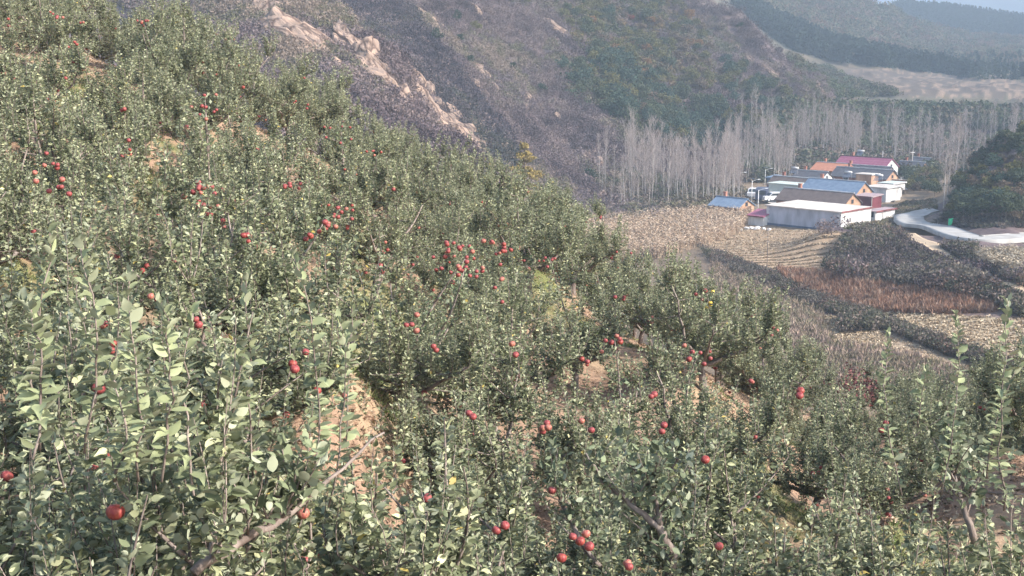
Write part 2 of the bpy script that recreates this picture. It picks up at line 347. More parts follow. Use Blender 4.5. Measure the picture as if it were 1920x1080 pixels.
# ------------------------------------------------------------------ road and path: sheets following the ground
def strip(name, pix, width, mat, lift, thick=.12, zfix=None):
    c = raycast([p[0] for p in pix], [p[1] for p in pix], 95); c = c[~np.isnan(c[:,0])]; n = len(c)
    t = np.linspace(0, n-1, n*14); k = np.clip(t.astype(int), 0, n-2); f = t-k
    def cat(i): return c[np.clip(i,0,n-1)]
    p0,p1,p2,p3 = cat(k-1),cat(k),cat(k+1),cat(k+2); f = f[:,None]
    q = .5*((2*p1)+(-p0+p2)*f+(2*p0-5*p1+4*p2-p3)*f**2+(-p0+3*p1-3*p2+p3)*f**3)
    d = np.gradient(q[:,:2], axis=0); d /= np.linalg.norm(d,axis=1)[:,None]+1e-9; nr = np.c_[-d[:,1], d[:,0]]
    us = np.linspace(-.5,.5,7); V = []; 
    for u in us:
        xy = q[:,:2]+nr*u*width; V.append(np.c_[xy, height(xy[:,0], xy[:,1])])
    V = np.array(V); zc = V[:,:,2].max(0); 
    for _ in range(6): zc = np.convolve(np.pad(zc,3,mode='edge'), np.ones(7)/7, 'valid')
    V[:,:,2] = zc[None]+lift
    top = V.reshape(-1,3); m = len(q); idx = np.arange(7*m).reshape(7,m)
    f1 = np.stack([idx[:-1,:-1], idx[:-1,1:], idx[1:,1:], idx[1:,:-1]],-1).reshape(-1,4)
    lo = top.copy(); lo[:,2] -= .5; o = 7*m; sides = []
    for a in (0,6):
        for j in range(m-1): sides.append((idx[a,j],idx[a,j+1],idx[a,j+1]+o,idx[a,j]+o))
    V = np.r_[top, lo]; V[:,2] += CZ
    return tag(link(name, mesh_np(name, V, np.r_[f1, np.array(sides)], 4, mat, None, False)), kind='structure')
strip('road', [(2060,453),(1990,452),(1900,450),(1820,447),(1755,439),(1712,427),(1704,416),(1725,405),(1752,395)], 4.4, M['concrete'], .35)
M['path'] = mat_simple('trodden_earth', (.30,.23,.16), (.42,.33,.235), .8, .95)
strip('path', [(1700,440,178),(1725,455,166),(1760,470,158),(1810,500,146),(1860,522,138),(1920,548,128),(2010,580,118)], 2.2, M['path'], .15)
M['yard'] = mat_simple('village_yard', (.30,.28,.27), (.42,.40,.38), .4, .9)
strip('village_lane', [(1350,362,254),(1400,366,246),(1440,374,238),(1480,386,225)], 5, M['yard'], .1)
strip('village_lane', [(1660,378,226),(1690,352,256),(1700,338,280),(1712,322,310)], 3.2, M['yard'], .1)

# ------------------------------------------------------------------ leaf and twig primitives (numpy)
def unit(v): return v/(np.linalg.norm(v,axis=-1,keepdims=True)+1e-9)
_t = [0,.16,.36,.58,.80,1]; _w = [0,.17,.265,.255,.15,0]; _v = [(0,0,0)]
for a_, w_ in zip(_t[1:-1], _w[1:-1]): _v += [(a_,w_,.035-.02*a_),(a_,0,-.02-.03*a_),(a_,-w_,.035-.02*a_)]
_v.append((1,0,-.12)); LEAF6_V = np.array(_v); _f = [(0,2,1),(0,3,2)]
for k_ in range(3):
    q_ = 1+3*k_; _f += [(q_,q_+1,q_+4),(q_,q_+4,q_+3),(q_+1,q_+2,q_+5),(q_+1,q_+5,q_+4)]
_f += [(10,11,13),(11,12,13)]; LEAF6_F = np.array(_f)
LEAF2_V = np.array([(0,0,0),(.5,.27,.06),(.5,-.27,.06),(1,0,-.05)])
LEAF2_F = np.array([(0,3,1),(0,2,3)])
def leaves(Pn, D, N, S, TV, TF, tone):
    D = unit(D); B = unit(np.cross(N, D)); N = np.cross(D, B); n = len(Pn); k = len(TV)
    cu = rng.uniform(-1.2,3.2,n)[:,None,None]; wd = rng.uniform(.75,1.25,n)[:,None,None]; tw = rng.normal(0,.35,n)[:,None,None]   # each leaf curls, cups and twists its own way
    V = Pn[:,None]+S[:,None,None]*(TV[None,:,0,None]*D[:,None]+wd*TV[None,:,1,None]*B[:,None]+(TV[None,:,2,None]*cu-.10*TV[None,:,0,None]**2*cu+tw*TV[None,:,0,None]*TV[None,:,1,None])*N[:,None])
    Fc = TF[None]+(np.arange(n)*k)[:,None,None]
    return V.reshape(-1,3), Fc.reshape(-1,3), np.repeat(tone, k, 0)
def bez(p0, p1, p2, n):
    return [((1-t)**2)*p0+2*t*(1-t)*p1+t*t*p2 for t in np.linspace(0,1,n)]

# ------------------------------------------------------------------ apple trees
def make_apple_tree(seed, hero, H=2.4, W=1.3, dens=1.0, tall=0):
    """returns (wood mesh, crown mesh, list of fruiting spots)"""
    g = np.random.default_rng(seed); wood = MB(); spots = []
    LP, LD, LN, LS = [], [], [], []
    def leaf_row(pts, n, s0, spread=1.0):
        pts = np.array(pts); t = g.uniform(.02, 1, n)*(len(pts)-1); k = np.minimum(t.astype(int), len(pts)-2)
        p = pts[k]+(pts[k+1]-pts[k])*(t-k)[:,None]; ax = unit(pts[k+1]-pts[k])
        ph = g.uniform(0, 2*math.pi, n); side = np.c_[np.cos(ph), np.sin(ph), np.zeros(n)]
        d = unit(side*spread+ax*g.uniform(.1,.9,(n,1))+np.array([0,0,1])*g.uniform(-.45,.35,(n,1)))
        nn = unit(np.array([0,0,1.])+g.normal(0,.8,(n,3))); LP.append(p+side*.015); LD.append(d); LN.append(nn); LS.append(s0*g.uniform(.5,1.25,n)*(1-.35*(t/(len(pts)-1))**3))
    lean = g.normal(0,.12,2); th = g.uniform(.55,.8); top = np.array([lean[0],lean[1],th])
    wood.tube([(0,0,-.4),(lean[0]*.3,lean[1]*.3,th*.5),top], [.085,.07,.062], 9)
    nl = int(g.integers(5,7)); ph0 = g.uniform(0,6.28)
    limbs = []
    for i in range(nl):
        a = ph0+i*6.283/nl+g.normal(0,.2); out = np.array([math.cos(a),math.sin(a),0]); R = W*g.uniform(.6,1.0); Z = H*g.uniform(.5,.72)
        if i == 0: R *= .35; Z = H*.86
        p2 = out*R+np.array([lean[0],lean[1],Z]); p1 = top+out*R*.65+np.array([0,0,(Z-th)*.25])
        c = bez(top, p1, p2, 8); c = [p+g.normal(0,.025,3)*(j>0) for j,p in enumerate(c)]
        wood.tube(c, list(np.linspace(.042,.008,8)), 6); limbs.append(c)
    for c in limbs:
        for j in range(1,8):
            for q in range(2 if j<6 else 2):
                b0 = c[j]; a = g.uniform(0,6.283); L = g.uniform(.35,.75)*(1.1-.06*j); out = np.array([math.cos(a),math.sin(a),0])
                e = b0+out*L+np.array([0,0,g.uniform(-.05,.4)]); m = (b0+e)/2+np.array([0,0,g.uniform(-.1,.05)])
                lat = bez(b0, m, e, 5); wood.tube(lat, list(np.linspace(.012,.004,5)), 4, cap=False)
                leaf_row(lat, int(34*dens), .064, 1.0)
                for s in range(2): k = int(g.integers(2,5)); spots.append(lat[k]+g.normal(0,.03,3)+np.array([0,0,-.05]))
                for s in range(3):                      # upright shoots
                    k = int(g.integers(1,5)); s0 = lat[k]; hgt = g.uniform(.15,.42)+(g.uniform(.0,.25) if j>3 else 0)
                    s1 = s0+np.array([g.normal(0,.07),g.normal(0,.07),hgt]); mid = (s0+s1)/2+np.r_[g.normal(0,.03,2),0]
                    sh = bez(s0, mid, s1, 4); wood.tube(sh, [.0042,.0034,.0026,.0016], 3, cap=False); leaf_row(sh, int((22+36*hgt)*dens), .060, .8)
        tip = c[-1]
        for s in range(2+tall):
            hgt = g.uniform(.25,.6)+.12*tall; s1 = tip+np.array([g.normal(0,.1),g.normal(0,.1),hgt]); sh = bez(tip, (tip+s1)/2+np.r_[g.normal(0,.04,2),0], s1, 6)
            wood.tube(sh, list(np.linspace(.009,.0025,6)), 4, cap=False); leaf_row(sh, int(62*hgt*dens)+8, .066, .75)
    Pn = np.concatenate(LP); D = np.concatenate(LD); N = np.concatenate(LN); S = np.concatenate(LS); n = len(Pn)
    k = g.random(n); base = np.where((k<.62)[:,None], [.114,.132,.072], np.where((k<.92)[:,None], [.23,.246,.145], [.37,.375,.22]))
    yl = g.random(n)<.005; base[yl] = [.36,.28,.08]
    tone = base*g.uniform(.7,1.35,(n,1))
    if hero: S = S*.88
    TV, TF = (LEAF6_V, LEAF6_F) if hero else (LEAF2_V, LEAF2_F)
    V, Fc, T = leaves(Pn, D, N, S, TV, TF, tone)
    return wood.mesh('trunk', M['bark'], True), mesh_np('crown', V, Fc, 3, M['leaf'] if hero else M['leaf_far'], T, hero), spots
def apple_mesh(i):
    nu, nv = 14, 9; V = []; Fc = []
    for j in range(nv+1):
        th = math.pi*j/nv; rad = math.sin(th)*(1+.06*math.cos(th)); z = math.cos(th)*.9-.16*math.exp(-(th/.35)**2)+.10*math.exp(-((math.pi-th)/.3)**2)
        for k in range(nu): a = 2*math.pi*k/nu; V.append((rad*math.cos(a)*.5, rad*math.sin(a)*.5, z*.5))
    for j in range(nv):
        for k in range(nu): Fc.append((j*nu+k,(j+1)*nu+k,(j+1)*nu+(k+1)%nu,j*nu+(k+1)%nu))
    b = MB(); b.add(V, Fc, M['apple%d'%i]); b.tube([(0,0,.36),(.03,0,.5),(.06,.02,.68)], [.02,.015,.02], 4, M['bark'])
    return b.mesh('apple', None, True)
def apple_mat(i, a, b_, c=.5):
    m, t, b = new_mat('apple_skin_%d'%i); b.inputs['Roughness'].default_value = .5; b.inputs['Specular IOR Level'].default_value = .3
    tc = t.nodes.new('ShaderNodeTexCoord'); n = t.nodes.new('ShaderNodeTexNoise'); n.inputs['Scale'].default_value = 2.2; n.inputs['Detail'].default_value = 6
    oi = t.nodes.new('ShaderNodeObjectInfo'); ad = t.nodes.new('ShaderNodeVectorMath'); ad.operation = 'ADD'; mp = t.nodes.new('ShaderNodeMapping'); mp.inputs['Scale'].default_value = (3,3,.7)
    t.links.new(tc.outputs['Object'], mp.inputs[0]); t.links.new(mp.outputs[0], ad.inputs[0]); t.links.new(oi.outputs['Random'], ad.inputs[1]); t.links.new(ad.outputs[0], n.inputs['Vector'])
    cr = t.nodes.new('ShaderNodeValToRGB'); cr.color_ramp.elements[0].position = .38; cr.color_ramp.elements[1].position = .7
    cr.color_ramp.elements[0].color = (*a,1); cr.color_ramp.elements[1].color = (*b_,1); t.links.new(n.outputs['Fac'], cr.inputs[0]); t.links.new(cr.outputs[0], b.inputs['Base Color'])
    return m
M['apple0'] = apple_mat(0, (.17,.028,.036), (.29,.08,.065)); M['apple1'] = apple_mat(1, (.23,.05,.052), (.38,.19,.12)); M['apple2'] = apple_mat(2, (.17,.022,.03), (.30,.08,.05)); M['apple3'] = apple_mat(3, (.62,.42,.05), (.70,.50,.10))
APPLES = [apple_mesh(i) for i in range(4)]
HERO = [make_apple_tree(11, True, 2.25, 1.35, 1.7, 1), make_apple_tree(12, True, 2.1, 1.4, 1.7, 0), make_apple_tree(13, True, 2.3, 1.35, 1.7, 0)]
MID = [make_apple_tree(21+i, False, 2.15+.15*(i%3), 1.4+.1*(i%2), 1.7, i%2) for i in range(5)]
SHOOTS = {}
def tree_label(p, px, py, r): return None
def gz(x, y): return float(height(x, y))
APT = []          # (location, scale, rz, radius, obj)
def put_apple_tree(loc, variant, hero, s, rz, label, group, napple, g, extra=None, red=0):
    wm, cm, spots = (HERO if hero else MID)[variant]
    t = empty('apple_tree', loc, rz, label, 'apple tree', group); t.scale = (s, s, s)
    link('trunk', wm, t); link('crown', cm, t)
    if napple:
        idx = g.choice(len(spots), min(napple*2, len(spots)), replace=False); n = 0
        for i in idx:
            sp = np.array(spots[i])
            c, sn = math.cos(rz), math.sin(rz); wx = sp[0]*c-sp[1]*sn; wy = sp[0]*sn+sp[1]*c
            vd = np.array([-loc[0], -loc[1]]); vd = vd/np.linalg.norm(vd)
            if wx*vd[0]+wy*vd[1] < .1 : continue
            if n >= napple: break
            n += 1
            for q in range(int(g.choice([1,1,1,2]))):
                a = link('apple', APPLES[3 if extra == 'yellow' and g.random()<.6 else int(g.choice([0,0,1,2]))], t)
                a.location = sp*1.0+g.normal(0,.045,3)*(q>0)+np.array([0,0,-.02]); sc = g.uniform(.058,.077); a.scale = (sc,sc,sc); a.rotation_euler = (g.uniform(-.4,.4),g.uniform(-.4,.4),g.uniform(0,6))
    APT.append((np.array(loc), s, rz, r_of(loc), t)); return t
def r_of(p): return math.hypot(p[0],p[1])
def world_to_tree(T, p):
    loc, s, rz, _, _ = T; d = (p-loc)/s; c, sn = math.cos(-rz), math.sin(-rz); return np.array([d[0]*c-d[1]*sn, d[0]*sn+d[1]*c, d[2]])

# bare places that must stay open to view: (px, py, r, clearance)
GAPS = [(620,630,12.2,.7),(640,670,11.8,.7),(700,720,11.3,.4),(735,650,13.5,.3),(1005,455,30,.45),(1035,495,29,.25),(1300,585,22,.3),
        (1590,890,12,.7),(1575,935,11.5,.7),(1610,930,11.6,.6),(1840,800,16,.8),(1850,850,15.6,.6),(690,560,15,.2),(545,330,24,.2),
        (1850,770,17,.6)]
def blocks(loc, s):
    c = np.array(loc)+np.array([0,0,1.5*s]); 
    for gx, gy, gr, cl in GAPS:
        e = P(gx, gy, gr); t = np.dot(c, e)/np.dot(e, e)
        if t > 1.06: continue
        t = min(t, 1.0); q = e*t; d = c-q; d[2] *= .8
        if np.linalg.norm(d) < cl*.42+.55*s: return True
    return False
NAMES = {}
gt = np.random.default_rng(5)

heroes = [ # px, r, variant, scale, label
 (190,4.7,0,1.03,'leafy apple tree filling the bottom left corner with pale upright shoots'),
 (440,5.4,2,1.05,'near apple tree at the lower left with a thick grey limb slanting up'),
 (-120,6.0,1,1.0,'apple tree cut off by the left edge of the picture at the bottom'),
 (270,7.4,1,1.12,'apple tree behind the two nearest ones at the lower left'),
 (820,7.4,0,.95,'apple tree just right of the bare orange earth bank in the lower left'),
 (1215,8.2,2,1.08,'apple tree at the bottom centre with a forked pale grey trunk and large red apples'),
 (1010,8.6,1,1.0,'apple tree left of the forked grey trunk bearing a pair of round red apples'),
 (1440,9.3,0,1.0,'apple tree standing left of the bare straw-covered patch at the lower right'),
 (1760,7.6,2,1.02,'apple tree at the lower right with long dark limbs and thin tall shoots'),
 (1935,6.3,0,1.08,'apple tree at the right edge with the tallest leafy shoot reaching over the valley'),
 (60,9.2,2,1.0,'second apple tree back from the bottom left corner'),
]
placed = []
for i,(px,r,v,s,lab) in enumerate(heroes):
    a = math.atan2(px-960, F*.96); x, y = math.sin(a)*r, math.cos(a)*r
    put_apple_tree((x,y,gz(x,y)-.05), v, True, s, gt.uniform(0,6.28), lab, None, 13, gt); placed.append((x,y))
# fruit clusters seen in the photograph, each hung in the tree that reaches that spot
CL = [(885,480,18.0,30,.42),(870,520,17.8,8,.2),(395,375,17.5,12,.22),(375,355,17.8,6,.12),(425,405,17.3,7,.15),(465,440,16.5,5,.1),(545,352,19,5,.15),(640,398,18,9,.15),(610,425,17.5,5,.1),(770,603,13.5,4,.1),
 (1152,648,13.5,5,.12),(1165,560,15.5,3,.08),(1018,800,10,4,.06),(875,778,10,2,.04),(1035,914,8.6,2,.05),(925,980,8.4,3,.06),(945,908,9,3,.06),(1325,862,9,1,.01),(1337,1015,8.2,2,.05),(1230,800,9.4,3,.06),
 (1095,800,9.5,3,.08),(1160,1060,7.6,3,.07),(985,1030,7.8,3,.06),(1070,1020,8,4,.1),(1120,1020,8,3,.08),(1498,735,11.5,2,.04),(1410,715,13,2,.05),(1310,670,15.5,6,.2),(1225,735,12,2,.05),(990,500,26,5,.15),(1030,490,27,6,.15),
 (105,352,17,4,.1),(100,308,19,4,.1),(62,315,19,3,.1),(235,280,22,5,.2),(385,195,26,8,.3),(270,50,32,5,.2),(105,32,31,4,.12),(136,85,30,3,.1),(205,600,9.8,3,.05),(210,648,9.4,3,.06),(275,550,11,2,.05),(365,600,10.5,2,.03),
 (195,880,6.4,4,.05),(0,890,6.4,1,.02),(465,1028,6.4,3,.04),(330,815,7.2,2,.03),(80,625,8,2,.05),(945,425,24,3,.08),(1125,405,34,2,.05),(580,440,17,3,.08),(700,290,28,4,.2),(640,250,30,6,.3),(710,510,16,2,.1),(570,665,9.5,1,.02),
 (1325,560,20.5,6,.13),(1660,806,12.5,2,.04),(1120,880,8.8,2,.1),(815,940,7.6,2,.03),(810,650,12,2,.05),(960,655,13,2,.05)]
ZH = [(250,'at the left edge'),(560,'left of the bare earth bank'),(860,'above the bare earth bank'),(1120,'left of the tan soil hillock'),(1420,'near the yellow fruit'),(9999,'on the right flank')]
ZU = [(250,'by the grass terrace'),(520,'below the rocky spur'),(800,'on the crest below the outcrops'),(1120,'on the crest near the larch'),(9999,'on the edge above the maize field')]
def orchard_label(px, r, s, na):
    if r > 24: zone = 'high up '+[z for l,z in ZU if px < l][0]
    else: zone = ('in near rows ' if r < 13 else 'in middle rows ')+[z for l,z in ZH if px < l][0]
    return '%s apple tree with %s %s' % ('small' if s < .9 else 'broad' if s > 1.04 else 'bushy', 'few red apples' if na < 5 else 'many red apples' if na > 9 else 'scattered red apples', zone), 'apple trees '+zone
for (px,py,r,n,sp) in CL:
    if r < 12 or n < 4: continue
    a, e = rays(px, py); rr = r+.8; x, y = math.sin(a)*rr, math.cos(a)*rr
    if any((x-q[0])**2+(y-q[1])**2 < 1.7**2 for q in placed): continue
    sc = gt.uniform(.9,1.1); lb, gp = orchard_label(px, r, sc, n)
    if py == 560 and px == 1325: lb, gp = 'apple tree bearing a few yellow apples beside its red ones', None
    if py == 480 and px == 885: lb, gp = 'apple tree in the middle with the densest cluster of red apples on a bare bough', None
    if py == 375 and px == 395: lb, gp = 'apple tree with a slanting row of red apples left of centre', None
    put_apple_tree((x,y,gz(x,y)-.05), int(gt.integers(5)), False, sc, gt.uniform(0,6.28), lb, gp, 4, gt); placed.append((x,y))
# the rest of the orchard, in jittered rows along the contour
LAT = [None]
def orchard():
    n = 0
    for i, rr in enumerate(np.r_[np.arange(6.3, 20, 2.0), np.arange(20.3, 50, 2.15)]):
        w_ = 2.15/rr
        for a in np.arange(-.60, .58, w_):
            a2 = a+gt.uniform(-.25,.25)*w_+(i%2)*w_*.5; r2 = rr+gt.uniform(-.6,.6); x, y = math.sin(a2)*r2, math.cos(a2)*r2
            pxc = 960+F*math.tan(a2)
            lim = np.interp(pxc, [-400,0,300,600,800,1000,1130,1300,1500,1700,2000,2400],[50,44,43,43,44,46,47,40,34,40,40,40])
            if r2 > lim: continue
            if any((x-q[0])**2+(y-q[1])**2 < (1.62)**2 for q in placed): continue
            s = gt.uniform(.82,1.12); z = gz(x,y)-.05
            if pxc > 1480: s *= .82
            if r2 > 28 and pxc > 1600 and gt.random()<.4: continue
            if blocks((x,y,z), s): continue
            hero = r2 < 10.5; placed.append((x,y))
            na = int(gt.choice([3,5,8,12,16],p=[.08,.17,.25,.25,.25])); na = na if r2>11 else min(na,9)
            lb, gp = orchard_label(pxc, r2, s, na); put_apple_tree((x,y,z), int(gt.integers(3 if hero else 5)), hero, s, gt.uniform(0,6.28), lb, gp, na, gt); n += 1
    print('orchard trees', n)
orchard()

gc = np.random.default_rng(8); LFP = []
for (px,py,r,n,sp) in CL:
    p = P(px,py,r); u = p/np.linalg.norm(p); best = None; bt = 1e9; q3 = np.array([1,1,.85])
    for T in APT:
        c = (T[0]+np.array([0,0,1.4*T[1]]))*q3; uu = u*q3; R = 1.22*T[1]; A_ = uu@uu; B_ = uu@c; D_ = B_*B_-A_*(c@c-R*R)
        if D_ <= 0: continue
        t0 = (B_-math.sqrt(D_))/A_; t1 = B_/A_
        if t0 < max(5.6, .66*r): continue
        if t0 < bt: bt = t0; best = T; bd = min(t0+.35, t1)
    if best is None: continue
    if r < 10 and gc.random() < .25: continue
    if r < 10: n = max(1, n-1)
    p = u*bd; fr = min(1., max(.8, bd/r)); sp = sp*min(1.,bd/r)*1.1; n = int(n*1.3) if r > 12 else n
    loc = world_to_tree(best, p); cc = np.array([0,0,1.35]); kinds = [3,0,0] if px == 1325 and py == 560 else [0,0,0,1,2]
    b = MB(); s0 = np.array([0,0,1.0]); e = loc+np.array([0,0,.03])
    if n >= 6 and r > 12:
        bp_ = bez(s0, (s0+e)/2+np.r_[gc.normal(0,.15,2),-.2], e+np.array([0,0,.05]), 9); b.tube(bp_, list(np.linspace(.024,.007,9)), 6); LFP.append((best[4], bp_))
        b.build('bough', M['bark'], best[4], True)
    for k in range(n):
        a = link('apple', APPLES[int(gc.choice(kinds))], best[4]); o = gc.normal(0,sp*.8,3)/best[1]
        ow = gc.normal(0,sp*.62,3); ow[2] = min(ow[2], .12); ow -= u*(ow@u); ow -= u*gc.uniform(-.12,.22); a.location = world_to_tree(best, p+ow); sc = fr*(gc.uniform(.056,.078) if r > 10 else gc.uniform(.050,.066))/best[1]; a.scale = (sc,sc,sc); a.rotation_euler = (gc.uniform(-.5,.5),gc.uniform(-.5,.5),gc.uniform(0,6))
# bare limbs and trunk that show at the bottom of the photograph
def limb(T, pts, rs, n=8):
    q = [world_to_tree(T, P(*p)) for p in pts]; b = MB(); c = []
    for i in range(len(q)-1):
        for t in np.linspace(0,1,5)[:-1]: c.append(q[i]*(1-t)+q[i+1]*t)
    c.append(q[-1]); rr = np.interp(np.linspace(0,1,len(c)), np.linspace(0,1,len(rs)), rs)/T[1]
    c = [p+gc.normal(0,.006,3) for p in c]; b.tube(c, list(rr), n); LP_ = []
    for _ in range(14):
        k = int(gc.integers(3,len(c)-1)); e = c[k]+np.r_[gc.normal(0,.12,2),gc.uniform(.05,.35)]; tw_ = bez(c[k], (c[k]+e)/2+gc.normal(0,.03,3), e, 5); b.tube(tw_, [.006,.005,.004,.003,.0015], 4); LP_ += [np.array(tw_[i])+gc.normal(0,.025,3) for i in (1,2,2,3,3,4,4) for _q in range(3)]
    b.build('limb', M['bark'], T[4], True); LP_ = np.array(LP_); m_ = len(LP_)
    V, Fc, TT = leaves(LP_, gc.normal(0,1,(m_,3))+np.array([0,0,.3]), gc.normal(0,.7,(m_,3))+np.array([0,0,1.]), gc.uniform(.035,.065,m_), LEAF6_V, LEAF6_F, np.array([[.13,.155,.09]])*gc.uniform(.6,1.5,(m_,1))); link('limb_leaves', mesh_np('limb_leaves', V, Fc, 3, M['leaf'], TT, True), T[4])
limb(APT[1], [(360,1075,4.35),(450,1015,4.4),(525,980,4.5),(620,900,4.7),(720,810,4.9)], [.021,.018,.014,.008,.004])
limb(APT[5], [(1255,1100,7.4),(1262,1040,7.35),(1235,985,7.3),(1180,945,7.3),(1130,900,7.3),(1100,850,7.3)], [.036,.032,.025,.016,.010,.005])
limb(APT[5], [(1238,985,7.3),(1230,940,7.3),(1222,905,7.35)], [.022,.018,.010])
limb(APT[6], [(1140,1080,7.7),(1085,1010,7.7),(1050,935,7.8),(1045,915,7.8)], [.018,.016,.012,.008])
limb(APT[8], [(1830,1020,7.0),(1805,950,7.0),(1790,890,7.1),(1770,830,7.2)], [.022,.018,.012,.006])

for t_, pts in LFP:                     # leafy spurs along the fruiting boughs
    pts = np.array(pts); n = 110; t = gc.uniform(.25,1,n)*8; k = np.minimum(t.astype(int),7); p = pts[k]+(pts[k+1]-pts[k])*(t-k)[:,None]+gc.normal(0,.06,(n,3))
    V, Fc, TT = leaves(p, gc.normal(0,1,(n,3))+np.array([0,0,.3]), gc.normal(0,.8,(n,3))+np.array([0,0,1.]), gc.uniform(.05,.08,n), LEAF2_V, LEAF2_F, np.array([[.12,.155,.085]])*gc.uniform(.6,1.4,(n,1))); link('bough_leaves', mesh_np('bough_leaves', V, Fc, 3, M['leaf_far'], TT), t_)
# tall single shoots standing above the near crowns: each belongs to its tree
def shoot(T, base, tip, n, leaf=.062):
    n = int(n*2.6)
    a = world_to_tree(T, P(*base)); b_ = world_to_tree(T, P(*tip)); pts = bez(a, (a+b_)/2+gc.normal(0,.07,3), b_, 10); pts = [q+gc.normal(0,.006,3) for q in pts]
    w_ = MB(); w_.tube(pts, list(np.linspace(.0045,.0018,10)), 6); w_.build('shoot', M['bark'], T[4], True)
    pts = np.array(pts); t = np.linspace(.06,.995,n)*9; k = np.minimum(t.astype(int),8); p = pts[k]+(pts[k+1]-pts[k])*(t-k)[:,None]
    ph = np.arange(n)*2.4+gc.normal(0,.5,n); side = np.c_[np.cos(ph),np.sin(ph),np.zeros(n)]; tip_ = (t/9)[:,None]**5
    d = unit(side*(1-.6*tip_)+np.array([0,0,1])*(gc.uniform(.1,.6,(n,1))+tip_)); N = unit(np.array([0,0,1.])+side*-.2+gc.normal(0,.35,(n,3)))
    tn = np.array([[.19,.215,.12]])*gc.uniform(.6,1.5,(n,1)); S = leaf*gc.uniform(.75,1.15,n)*(1-.35*(t/9)**4)
    V, Fc, TT = leaves(p, d, N, S, LEAF6_V, LEAF6_F, tn); link('shoot_leaves', mesh_np('shoot_leaves', V, Fc, 3, M['leaf'], TT, True), T[4])
for T, bs, tp, n in [(0,(80,850,4.0),(105,440,3.9),26),(0,(150,850,4.1),(143,455,4.05),18),(0,(255,900,3.9),(238,505,3.8),22),(0,(300,900,4.0),(296,560,3.95),22),(0,(365,930,4.0),(362,590,4.0),18),
        (1,(478,960,4.6),(458,520,4.5),24),(1,(575,960,4.6),(552,480,4.6),28),(1,(620,950,4.8),(640,600,4.8),20),(1,(670,930,5.0),(662,565,5.0),18),(0,(215,900,3.6),(205,700,3.5),18),(0,(60,860,3.6),(40,560,3.8),22),
        (9,(1878,960,5.8),(1892,565,5.7),26),(8,(1765,930,6.9),(1792,590,6.9),26),(8,(1690,930,7.0),(1665,620,7.0),26),(9,(1850,900,5.8),(1930,640,5.8),20),(8,(1720,800,7.1),(1735,690,7.1),12)]:
    shoot(APT[T], bs, tp, n)

# ------------------------------------------------------------------ scrub, grass, corn: vegetation nobody could count
def scrub_np(pts, size, K, spread, colors, wmin=.03, up=.6, g=rng, flat=False, tipw=0):
    n = len(pts); s = (size[0]+(size[1]-size[0])*g.random(n)**1.5)
    ph = g.uniform(0,6.283,(n,K)); el = g.uniform(up-.45,up+.5,(n,K)); rad = g.uniform(.0,.75,(n,K))*spread
    base = np.stack([rad*np.cos(ph)*.6, rad*np.sin(ph)*.6, np.zeros((n,K))+g.uniform(-.1,.55,(n,K))*(1-rad)], -1)
    d = np.stack([np.cos(ph)*np.cos(el), np.sin(ph)*np.cos(el), np.sin(el)], -1); ln = g.uniform(.35,.7,(n,K,1))
    tip = base+d*ln; side = unit(np.cross(d, g.normal(0,1,(n,K,3))))*g.uniform(wmin,wmin*3,(n,K,1))
    V = np.stack([base-side, base+side, tip], 2)*s[:,None,None,None]+pts[:,None,None,:]
    ci = g.integers(0,len(colors),n); c = np.array(colors)[ci][:,None,:]*g.uniform(.65,1.35,(n,K,1))*g.uniform(.8,1.2,(n,1,1))
    T = np.repeat(c.reshape(-1,3), 3, 0); V = V.reshape(-1,3); Fc = np.arange(len(V)).reshape(-1,3); return V, Fc, T
def stuff(name, pts, size, K, spread, colors, label, cat, mat='scrub', **kw):
    V, Fc, T = scrub_np(pts, size, K, spread, colors, **kw); V = V.copy(); V[:,2] += CZ
    return tag(link(name, mesh_np(name, V, Fc, 3, M[mat], T)), label, cat, kind='stuff')
def tuft(name, pts, size, K, colors, label, cat, conic=False, wmul=1.0, tw=0):
    g = rng; n = len(pts); s = g.uniform(size[0],size[1],n); u = unit(g.normal(0,1,(n,K,3))); rr = g.uniform(.45,1,(n,K,1))
    c = u*rr; c[...,2] = c[...,2]*.75+.75
    if conic: hgt = g.uniform(0,1,(n,K)); c = np.stack([u[...,0]*(1-hgt)*.45, u[...,1]*(1-hgt)*.45, hgt*2.0],-1)
    a = unit(g.normal(0,1,(n,K,3)))*.28*wmul; b = unit(np.cross(a, g.normal(0,1,(n,K,3))))*.28*wmul
    if tw: a[:,:tw] *= .16; b[:,:tw] = unit(c[:,:tw]*np.array([.6,.6,1.4]))*.75; c[:,:tw] *= .7
    V = (np.stack([c-a, c+a, c+b],2)*s[:,None,None,None]+pts[:,None,None,:]).reshape(-1,3); V[:,2] += CZ
    q_ = (fbm(pts[:,0]/13+3, pts[:,1]/13, 4)*1.2+.5)*len(colors)+g.normal(0,.7,n); ci = np.clip(q_, 0, len(colors)-1).astype(int)
    T = np.repeat((np.array(colors)[ci][:,None]*g.uniform(.9,1.1,(n,K,1))*g.uniform(.85,1.15,(n,1,1))).reshape(-1,3),3,0)
    return tag(link(name, mesh_np(name, V, np.arange(len(V)).reshape(-1,3), 3, M['foliage'], T)), label, cat, kind='stuff')
purple = [(.085,.066,.075),(.125,.095,.105),(.165,.127,.13),(.195,.152,.145),(.14,.112,.125),(.135,.13,.085),(.22,.175,.145)]
S1 = scatter([(300,-40),(640,-40),(940,330),(960,470),(560,300),(380,120),(200,0)], 9000, 95, 260)
S2 = scatter([(560,-40),(1120,-40),(1240,420),(1100,430),(900,360),(780,200)], 9500, 95, 480)
S3 = scatter([(1000,-40),(1400,-40),(1560,160),(1560,250),(1200,420),(1100,380)], 5500, 150, 480)
